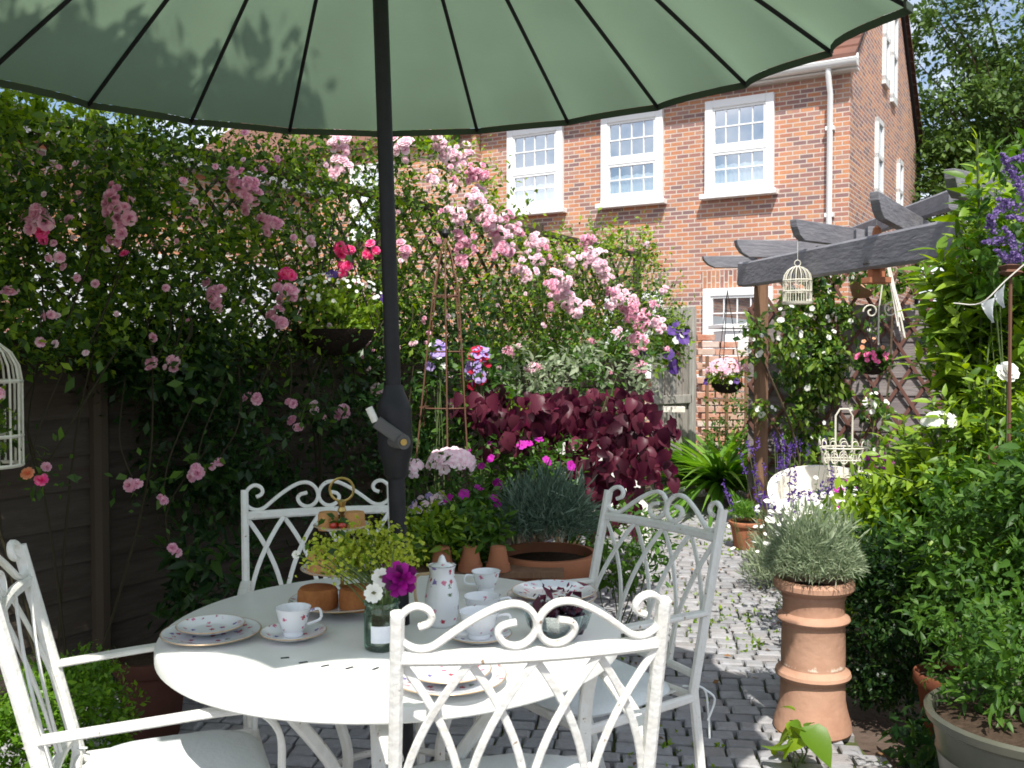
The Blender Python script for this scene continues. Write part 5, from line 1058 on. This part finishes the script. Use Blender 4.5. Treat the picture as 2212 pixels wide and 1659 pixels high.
cup('floral teacup on its saucer at the left front of the table', on_t(634, 1380), saucer='gilt edged saucer under the left front teacup', ang=R(20), r=.040, h=.066)
cup('floral teacup standing alone at the far edge of the table', on_t(1050, 1275), ang=R(200), r=.04, h=.055)
cup('floral teacup on a saucer behind the front chair scroll', on_t(1035, 1385), ang=R(0), saucer='saucer behind the front chair scroll, right of the tall jug', r=.046, h=.062)
cup('floral teacup between the tall jug and the stacked dinner plates', on_t(1042, 1338), ang=R(10), r=.046, h=.06)
c = on_t(1192, 1300); plate('lower dinner plate stacked at the right far side of the table', c, .12); plate('upper dinner plate stacked at the right far side of the table', c+Vector((.005, .0, .0125)), .112)
c = on_t(970, 1478); plate('larger plate of the place setting seen through the front chair back', c, .115); plate('small plate of the place setting seen through the front chair back', c+Vector((.0, .0, .0125)), .085)
# tall jug
c = on_t(955, 1350); t = thing('tall_jug', 'tall white floral jug standing right of the flower jar', 'jug', c)
MB().lathe([(0, .003), (.03, 0), (.036, .006), (.041, .04), (.042, .07), (.036, .105), (.03, .125), (.031, .14), (.035, .148), (.032, .147), (.026, .12), (.0, .02)], c, 32).build('jug_body', CHINA, t)
MB().tube(spline([c+Vector((-.03, -.01, .13)), c+Vector((-.062, -.01, .12)), c+Vector((-.062, -.01, .06)), c+Vector((-.04, -.01, .035))], 6), .004, 6).build('handle', GILT, t); MB().lathe([(.0, .175), (.006, .17), (.012, .155), (.03, .148), (0, .145)], c, 20).build('lid', CHINA, t)
# glass bowl of dark berries
c = on_t(1205, 1378); t = thing('glass_bowl', 'faceted clear glass bowl near the right of the table', 'bowl', c); MB().lathe([(0, .003), (.04, 0), (.045, .005), (.07, .03), (.082, .065), (.084, .07), (.078, .068), (.065, .032), (.035, .01), (0, .009)], c, 16).build('bowl_glass', BOWLG, t, smooth=20)
mb = MB(); t = thing('berry_heap', 'heap of blackberries and dark leaves piled in the glass bowl', 'fruit', c+Vector((0, 0, .012)))
for k in range(150):
    a = random.random()*6.283; rr = random.random()**.5; z = .02+random.random()*.085*(1-rr*.6); q = c+Vector((rr*.062*math.cos(a), rr*.062*math.sin(a), z)); s = random.uniform(.007, .011)
    mb.lathe([(0, -s), (s*.7, -s*.7), (s, 0), (s*.7, s*.7), (0, s)], q, 7)
mb.build('berries', BLACKB, t); p = np.array(c)+rnd(40)*[.03, .03, .01]+[0, 0, .1]; vs, fs = leaves(LEAF, p, rnd(40), .035); npmesh('leaves', vs, fs, M_purple, t)
# three tier cake stand
c = Vector((-.44, 2.42, TZ)); t = thing('cake_stand', 'three tier floral cake stand with a gilt ring handle', 'cake stand', c)
for z, r in ((.012, .135), (.095, .105), (.205, .072)):
    MB().lathe(plate_prof(r, z), c, 40).build('tier_plate', CHINA, t); MB().tube([c+Vector((r*math.cos(k*.1571), r*math.sin(k*.1571), z+.0197)) for k in range(41)], .0016, 5).build('gilt_rim', GILT, t)
mb = MB(); mb.lathe([(0, 0), (.035, 0), (.03, .01), (.006, .018), (.005, .06), (.009, .065), (.005, .07), (.005, .15), (.009, .155), (.005, .16), (.005, .25), (.012, .26), (.008, .27), (.012, .285), (.0, .29)], c, 14); mb.build('stem', BRASS, t)
mb = MB(); mb.tube([c+Vector((.031*math.cos(k*.3142), 0, .315+.03*math.sin(k*.3142))) for k in range(21)], .0035, 6); mb.build('ring_handle', BRASS, t)
def cake(label, c, r, h, m, name='cake', w=1): t = thing(name, label, 'cake', c); MB().lathe([(0, 0), (r, 0), (r*1.03, h*.3), (r, h*.85), (r*.9, h), (r*.4, h*1.02), (0, h)], c, 24, wob=.03).build('sponge', m, t); return t
cake('glossy brown cake on the lowest tier, its left half', c+Vector((-.055, -.045, .022)), .05, .05, CAKE); cake('brown cake on the lowest tier, to the right', c+Vector((.055, -.045, .022)), .055, .05, CAKE)
cake('layered pale cake on the middle tier', c+Vector((-.045, -.02, .105)), .042, .05, CRUST); 
cake('little tart on the left of the top tier', c+Vector((-.032, -.02, .215)), .026, .045, CRUST); cake('little tart on the right of the top tier', c+Vector((.035, -.015, .215)), .026, .045, CRUST)
for i, (dx, dy) in enumerate(((-.012, -.05), (.01, -.052))):
    q = c+Vector((dx, dy, .228)); t = thing('strawberry', 'red strawberry at the front of the top tier, '+('left one' if i == 0 else 'right one'), 'fruit', q); MB().lathe([(0, -.012), (.007, -.006), (.011, .003), (.009, .01), (0, .012)], q, 12).build('berry', BERRY, t); p = np.array(q)+[0, 0, .012]+rnd(7, .002); vs, fs = inst(KITE, p, rnd(7)+[0, 0, .3], rnd(7)+[0, 0, 1], .014*np.ones(7)); npmesh('calyx', vs, fs, G_mid, t)
p = np.array(c)+rnd(26)*[.03, .012, .008]+[0, -.04, .24]; vs, fs = leaves(LEAF, p, rnd(26), .02); tag(npmesh('mint_leaves', vs, fs, G_mid), 'mint leaves scattered on the top tier', 'leaves')
# flower jar
c = on_t(825, 1400); t = thing('flower_jar', 'green tinted glass jar with a paper label in front of the parasol pole', 'jar', c)
MB().lathe([(0, .004), (.034, 0), (.039, .004), (.04, .012), (.04, .085), (.038, .092), (.037, .1), (.041, .102), (.041, .108), (.036, .108), (.034, .1), (.036, .09), (.037, .015), (0, .01)], c, 36).build('jar_glass', JARG, t)
mb = MB(); vs_ = []
for k in range(13):
    a = R(-118)+R(70)*k/12; vs_ += [c+Vector((.0407*math.cos(a), .0407*math.sin(a), z)) for z in (.022, .06)]
mb.add(vs_, [(2*k, 2*k+2, 2*k+3, 2*k+1) for k in range(12)]); mb.build('paper_label', PAPER, t)
MB().lathe([(0, .012), (.036, .012), (.036, .07), (0, .07)], c, 24).build('water', glass('green_water', (.3, .35, .3), .05, .05, (.35, .42, .33)), t)
BQ = thing('bouquet', 'loose bouquet of lime green sprays, white anemones and a purple flower in the jar', 'flowers', c+Vector((0, 0, .015)))
mb = MB(); tips = []
for k in range(42):
    a = random.random()*6.283; l = random.random(); e = c+Vector((-.05+random.uniform(-.115, .11), .05+random.gauss(0, .035), .19+random.gauss(0, .03))); tips.append(e); mb.tube(spline([c+Vector((.015*math.cos(a), .015*math.sin(a), .02)), c+Vector((.02*math.cos(a), .02*math.sin(a), .11)), e], 4), .0016, 4)
mb.build('stalks', STEM, BQ)
P = np.repeat(np.array(tips), 44, 0)+rng.normal(0, 1, (42*44, 3))*[.022, .018, .018]; vs, fs = inst(OPEN, P, rnd(len(P))+[0, -.3, .6], rnd(len(P)), .0085*(.6+.8*rng.random(len(P)))); npmesh('lime_sprays', vs, fs, G_alch, BQ)
P = np.repeat(np.array(tips), 5, 0)+rng.normal(0, .018, (42*5, 3)); vs, fs = leaves(LEAF, P, rnd(len(P)), .022); npmesh('foliage', vs, fs, G_rose, BQ)
def bl(name, px, py, Y, s, T, m, d=(-.1, -1, .35), label=None):
    q = at(px, py, Y); vs, fs = inst(T, np.array([q]), np.array([d], float), np.array([[0, 0, 1.]]), np.array([s])); o = npmesh(name, vs, fs, m, BQ, smooth=60, label=label); MB().tube(spline([c+Vector((0, 0, .05)), c.lerp(q, .5)+Vector((.01, 0, .05)), q], 4), .0018, 4).build('stalk', STEM, BQ); return q
PURP = bloomT([(5, .55, .05, .34, .08, 0), (5, .5, .2, .3, -.05, .5), (5, .4, .3, .22, .06, .2), (4, .2, .32, .2, .04, .7)]); ANEM = bloomT([(7, .5, .12, .42, .02, 0)])
bl('purple_bloom', 866, 1252, 2.03, .072, PURP, leafm('deep_purple_petal', [(.16, .002, .11), (.42, .015, .3), (.06, .002, .05), (.3, .01, .22)], .5, .2)); q = bl('anemone', 824, 1248, 2.05, .042, ANEM, F_white); q2 = bl('anemone', 808, 1282, 2.02, .042, ANEM, F_white); bl('small_purple_bloom', 840, 1220, 2.15, .03, ROSE, F_mag); bl('pale_bloom', 640, 1198, 2.2, .02, ROSE, F_white)
for qq in (q, q2): MB().lathe([(0, -.004), (.006, 0), (0, .004)], qq+Vector((0, -.006, .003)), 10).build('anemone_centre', mat('olive_centre', (.12, .12, .05)), BQ)
